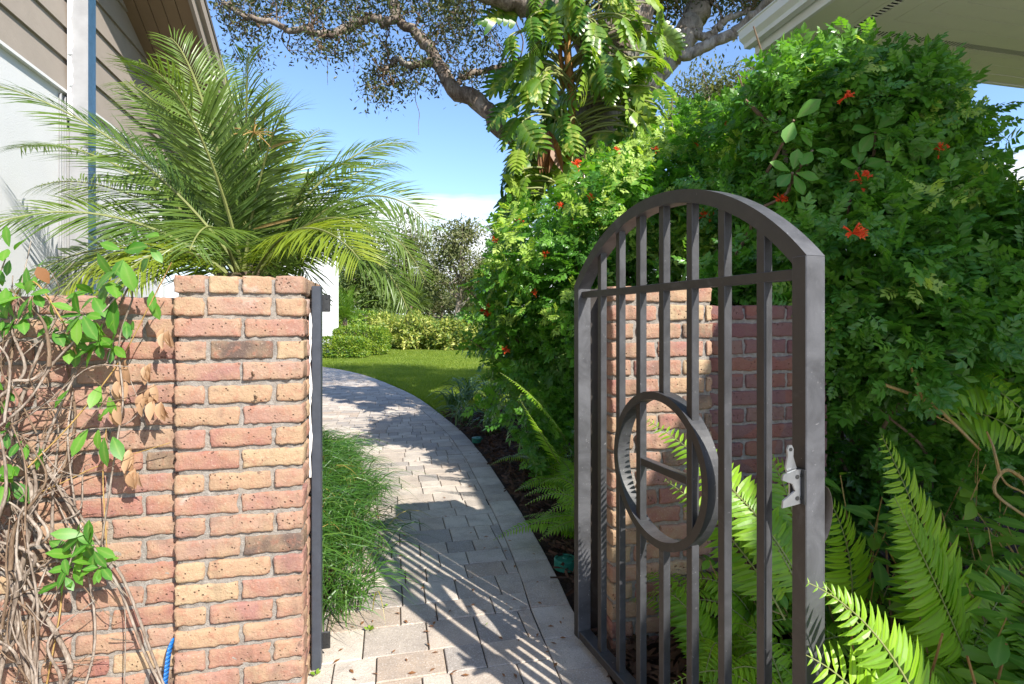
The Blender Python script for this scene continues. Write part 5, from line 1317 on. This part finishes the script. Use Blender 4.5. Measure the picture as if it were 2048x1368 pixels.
# ================================================================== far garden: hedges, trees
def hedge(label, blobs, N, size, mat, base, name='clipped_hedge', grp=None, T=SMALL, up=.6, cat='hedge', **kw):
    s = thing(name, label, cat, grp, loc=(base[0], base[1], 0))
    mb = MB(); leaf_cloud(mb, blobs, N, T, size, 0, up=up, **kw); put(mb.build('foliage', mat), s)
    mb = MB(); branches(mb, base, blobs, 7, .02); put(mb.build('branches', M['twig']), s)
def boxhedge(label, u0, u1, vt, Y, dY, N, base):
    s = thing('clipped_hedge', label, 'hedge', 'clipped hedges at the bend of the path', loc=tuple(at((u0 + u1) / 2, V0, Y)[:2]) + (0,))
    c = at((u0 + u1) / 2, vt, Y); w = (u1 - u0) / F * Y / 2; h = c[2]
    d = RG.normal(size=(N, 3)); d /= (np.abs(d) ** 5).sum(1, keepdims=True) ** .2
    P = np.array([c[0], Y + dY, h / 2]) + d * [w, dY, h / 2] * (1 - np.abs(RG.normal(size=(N, 1))) * .07 + .03 * np.sin(d[:, :1] * 8) * np.sin(d[:, 2:] * 7))
    dd = norm(d + RG.normal(size=(N, 3)) * .8); n = norm(d * .7 + [0, 0, .6] + RG.normal(size=(N, 3)) * .35)
    mb = MB(); scatter(mb, SMALL, frames(dd, n), P, .085 * (.7 + .6 * RG.random(N))); put(mb.build('foliage', M['clip']), s)
    mb = MB()
    for i in range(9): b = np.array([c[0] + RG.normal() * w * .05, Y + dY, 0]); tube(mb, wander(b, b + np.array([RG.normal() * .2, RG.normal() * .2, h * .8]), .05, 4), [.03, .012], 5)
    put(mb.build('branches', M['twig']), s)
boxhedge('lower dark green clipped hedge in front, at the bend of the path', 600, 728, 676, 18.8, .55, 11000, None)
boxhedge('taller yellow-green clipped hedge behind the lower dark clipped one', 660, 766, 654, 20.3, .8, 13000, None)
VG = 'variegated shrubs along the far edge of the lawn'
for lab, bl in [('variegated shrub at the left end of the far row, next to the clipped hedge', [ub(790, 668, 26, 42, 34, 1.0), ub(770, 650, 27, 36, 24, 1.0)]),
                ('cream-leaved variegated shrub in the middle of the far lawn edge', [ub(835, 662, 25.5, 44, 36, 1.0), ub(820, 680, 25, 34, 22, .8)]),
                ('yellowish variegated shrub right of the middle of the far lawn edge', [ub(888, 668, 25, 46, 30, 1.0), ub(905, 682, 24.6, 34, 20, .8)]),
                ('variegated shrub at the right end of the far row, half behind the honeysuckle', [ub(945, 664, 24.6, 44, 36, 1.0), ub(985, 662, 24.6, 46, 38, 1.0)])]:
    hedge(lab, bl, 3600, .17, M['varieg'], (bl[0][0][0], bl[0][0][1]), 'variegated_shrub', VG, cat='shrub')
hedge('long pale green hedge line on the rise behind the clipped hedges', [ub(680, 640, 33, 60, 22, 1.2), ub(740, 640, 34, 60, 18, 1.2), ub(620, 636, 33, 60, 26, 1.2)], 3600, .22, M['clip'], (-10.5, 33.5), 'hedge')
def fartree(name, label, u, Y, vt, vb, crowns, N, size, mat, tr=.16, lean=0, grp=None):
    b = at(u, vb, Y); b[2] = 0
    s = thing(name, label, 'tree', grp, loc=tuple(b))
    top = at(u + lean, vt, Y)
    mb = MB(); mid = (b + top) / 2 + RG.normal(size=3) * [.2, .1, 0]
    tube(mb, smooth_line([b, b * .7 + mid * .3 + RG.normal(size=3) * [.1, .1, 0], mid, mid * .4 + top * .6], 18), [tr, tr * .3], 8, rough=.06); put(mb.build('trunk', M['oakbark']), s)
    mb = MB()
    for c, R, *_ in crowns:
        for i in range(7):
            a = b * .55 + mid * .45 + (mid - b) * random.random() * .6; e = c + RG.normal(size=3) * R * .5
            tube(mb, wander(a, e, .15, 5), [tr * .35, .012], 5)
    put(mb.build('limbs', M['oakbark']), s)
    mb = MB(); leaf_cloud(mb, crowns, int(N * 2.6), SMALL, size * 1.12, 0, depth=.42, jit=.9, up=.5, lump=.28, cut=.55); put(mb.build('crown', mat), s)
TG_ = 'trees beyond the far hedge'
fartree('far_tree', 'dark green evergreen mass low behind the far hedge line', 770, 70, 520, 632, [ub(760, 590, 70, 90, 50, 4), ub(860, 600, 70, 90, 42, 4), ub(950, 595, 70, 80, 45, 4), ub(700, 570, 70, 60, 70, 4)], 5200, .42, M['fargreen'], .3, 0, TG_)
fartree('far_tree', 'sparse grey-leaved tree with bare branching trunk behind the variegated shrubs', 908, 46, 445, 640, [ub(905, 500, 46, 60, 55, 2.6), ub(870, 550, 46, 45, 40, 2), ub(950, 560, 46, 45, 45, 2), ub(930, 465, 46, 40, 30, 2)], 3600, .27, M['fartree'], .26, 10, TG_)
fartree('far_tree', 'dense green tree just right of the white wall end', 735, 40, 400, 640, [ub(730, 520, 40, 60, 90, 2.6), ub(700, 580, 40, 50, 55, 2), ub(760, 590, 40, 45, 50, 2)], 4200, .27, M['fargreen'], .25, 0, TG_)
fartree('far_tree', 'broad olive tree partly hidden by the drooping palm fronds', 815, 52, 420, 640, [ub(820, 500, 52, 60, 70, 3), ub(780, 560, 52, 60, 60, 3), ub(850, 580, 52, 50, 45, 3)], 4200, .30, M['fartree'], .28, 0, TG_)
fartree('far_tree', 'greyish tree close to the left edge of the honeysuckle', 980, 50, 470, 640, [ub(985, 540, 50, 50, 60, 2.5), ub(960, 590, 50, 50, 45, 2.5), ub(1010, 480, 50, 40, 50, 2)], 3200, .28, M['fartree'], .25, 0, TG_)
fartree('far_tree', 'low scrubby tree under the sparse one on the fairway edge', 880, 60, 560, 632, [ub(850, 605, 60, 60, 30, 3), ub(930, 605, 60, 60, 32, 3), ub(780, 600, 60, 60, 34, 3)], 3600, .30, M['fartree'], .2, 0, TG_)
fartree('far_tree', 'tree top showing between the pale oak limb and the eave', 1440, 14, 170, 640, [ub(1430, 190, 14, 90, 60, 1.2), ub(1380, 240, 14, 80, 60, 1.2), ub(1490, 190, 14, 60, 50, 1.0), ub(1440, 290, 14, 110, 70, 1.2)], 5200, .10, M['fartree'], .2, 0, TG_)
fartree('far_tree', 'pale tree seen through the shrub gaps at the right edge', 2000, 16, 360, 640, [ub(1990, 430, 16, 80, 70, 1.2), ub(1930, 470, 16, 70, 60, 1.2)], 1800, .16, M['varieg'], .2, 0, TG_)
# palmetto by the far shrubs and areca by the white wall
for (u, v, Y, n, L, mat, nm, lab) in [(822, 612, 36, 34, 1.6, 'fargreen', 'palmetto', 'spiky palmetto standing behind the variegated shrubs'), (690, 625, 24, 26, 1.7, 'areca', 'areca_palm', 'low bright green feathery palm beside the white wall end')]:
    c = at(u, v, Y); s = thing(nm, lab, 'palm', loc=(c[0], c[1], 0))
    mb = MB(); tube(mb, [np.array([c[0], c[1], 0]), c], [.12, .10], 8); put(mb.build('trunk', M['palmtrunk']), s)
    mb = MB()
    for i in range(n):
        a = RG.random() * 6.28; e = random.uniform(-.1, 1.3); h = np.array([math.cos(a) * math.cos(e), math.sin(a) * math.cos(e), math.sin(e)])
        if nm == 'palmetto':
            P0 = c + h * L * .45; n_ = 12; dd = norm(h + RG.normal(size=(n_, 3)) * .5); scatter(mb, leaf_t(1, .09, 2, .1, .3), frames(dd, np.tile(ZU, (n_, 1)) + RG.normal(size=(n_, 3)) * .2), np.tile(P0, (n_, 1)), np.full(n_, L * .55)); tube(mb, [c, P0], .012, 4)
        else:
            P = bez([c - ZU * .4, c + h * L * .6 + ZU * .15, c + h * L - ZU * .35], 10); out, _ = frond_T(P, .42, .07, .05)
            for C, d, nn, Ls in out: scatter(mb, leaf_t(1, .09, 2, .1, .3), frames(d, nn), C, Ls)
            tube(mb, P, .012, 4)
    put(mb.build('fronds', M[mat]), s)

# ================================================================== lawn blades
blade = (np.array([[-.5, 0, 0], [.5, 0, 0], [.1, .6, .0], [0, 1, -.05]]), np.array([[0, 1, 2, 3]]), np.zeros(4))
mb = MB(); N = 150000
Y = 6.2 + (27 - 6.2) * RG.random(N) ** 1.7; X = (RG.random(N) * (1010 - 640) + 640 - U0) / F * Y + RG.normal(size=N) * .3
d2 = np.abs(RE[:, 1][None, ::6] - Y[:4, None])    # (cheap side test by interpolation)
xr_ = np.interp(Y, RE[:, 1], RE[:, 0])
ok = (X > xr_ + .05) | (Y > 19); bx = xr_ + .02
bedend = -.9 + (Y - 7.3) * .75
ok &= ~((Y < 9.2) & (X > bedend + .12 * np.sin(Y * 5)))
X, Y = X[ok], Y[ok]; n = len(X)
d = np.column_stack([RG.normal(size=n) * .5, RG.normal(size=n) * .5, np.ones(n)]); w = .006 + .0009 * Y; L = .045 + .022 * RG.random(n) + .0008 * Y
scatter(mb, blade, frames(d, np.column_stack([RG.normal(size=n) * .6, -np.ones(n), np.zeros(n)])), np.column_stack([X, Y, np.full(n, -.036)]), np.column_stack([w, L, L]))
tag(mb.build('grass', M['grass']), 'short green lawn grass right of the curving path', 'grass', kind='stuff')
# ================================================================== camera, light, sky
cam = bpy.data.cameras.new('camera'); co = bpy.data.objects.new('camera', cam); COL.objects.link(co)
cam.sensor_width = 36; cam.lens = F / 2048 * 36; cam.shift_y = -(684 - V0) / 2048; cam.clip_start = .05; cam.clip_end = 3000
co.location = (0, 0, CH); co.rotation_euler = (math.pi / 2, 0, 0); SC.camera = co
EL = math.radians(39.5); SX, SY = .652, -.758
sun = bpy.data.lights.new('sun', 'SUN'); sun.energy = 4.8; sun.angle = math.radians(.53); sun.color = (1, .955, .88)
so = bpy.data.objects.new('sun', sun); COL.objects.link(so)
so.rotation_euler = Vector((-SX * math.cos(EL), -SY * math.cos(EL), -math.sin(EL))).to_track_quat('-Z', 'Y').to_euler()
w = bpy.data.worlds.new('World'); SC.world = w; w.use_nodes = True; t = w.node_tree; t.nodes.clear()
N_ = t.nodes.new; Lk = t.links.new
sky = N_('ShaderNodeTexSky'); sky.sky_type = 'NISHITA'; sky.sun_disc = False; sky.sun_elevation = EL; sky.sun_rotation = math.atan2(SX, SY)
sky.air_density = 1.0; sky.dust_density = .35; sky.ozone_density = 2.2
tc = N_('ShaderNodeTexCoord'); sp = N_('ShaderNodeSeparateXYZ'); Lk(tc.outputs['Generated'], sp.inputs[0])
mp = N_('ShaderNodeMapping'); mp.inputs['Scale'].default_value = (1.6, 1.6, 9); Lk(tc.outputs['Generated'], mp.inputs['Vector'])
nz = N_('ShaderNodeTexNoise'); nz.inputs['Scale'].default_value = 1.6; nz.inputs['Detail'].default_value = 7; nz.inputs['Roughness'].default_value = .55; Lk(mp.outputs[0], nz.inputs['Vector'])
band = N_('ShaderNodeMapRange'); band.inputs[1].default_value = .285; band.inputs[2].default_value = .205; Lk(sp.outputs[2], band.inputs[0])
ad = N_('ShaderNodeMath'); ad.operation = 'ADD'; Lk(nz.outputs['Fac'], ad.inputs[0])
b2 = N_('ShaderNodeMath'); b2.operation = 'MULTIPLY'; b2.inputs[1].default_value = .42; Lk(band.outputs[0], b2.inputs[0]); Lk(b2.outputs[0], ad.inputs[1])
cr = N_('ShaderNodeMapRange'); cr.inputs[1].default_value = .70; cr.inputs[2].default_value = .90; Lk(ad.outputs[0], cr.inputs[0])
tint = N_('ShaderNodeMix'); tint.data_type = 'RGBA'; tint.blend_type = 'MULTIPLY'; tint.inputs[0].default_value = 1; Lk(sky.outputs[0], tint.inputs[6]); tint.inputs[7].default_value = (.92, 1.0, 1.12, 1)
mx = N_('ShaderNodeMix'); mx.data_type = 'RGBA'; Lk(cr.outputs[0], mx.inputs[0]); Lk(tint.outputs[2], mx.inputs[6]); mx.inputs[7].default_value = (5.2, 5.4, 5.7, 1)
bg = N_('ShaderNodeBackground'); bg.inputs['Strength'].default_value = .135; Lk(mx.outputs[2], bg.inputs['Color'])
ow = N_('ShaderNodeOutputWorld'); Lk(bg.outputs[0], ow.inputs['Surface'])
SC.view_settings.view_transform = 'Standard'; SC.view_settings.look = 'None'; SC.view_settings.exposure = 1.0; SC.view_settings.gamma = 1
SC.cycles.max_bounces = 8; SC.cycles.transparent_max_bounces = 8; SC.cycles.caustics_reflective = False; SC.cycles.caustics_refractive = False
SC.cycles.sample_clamp_indirect = 6; SC.cycles.use_denoising = True
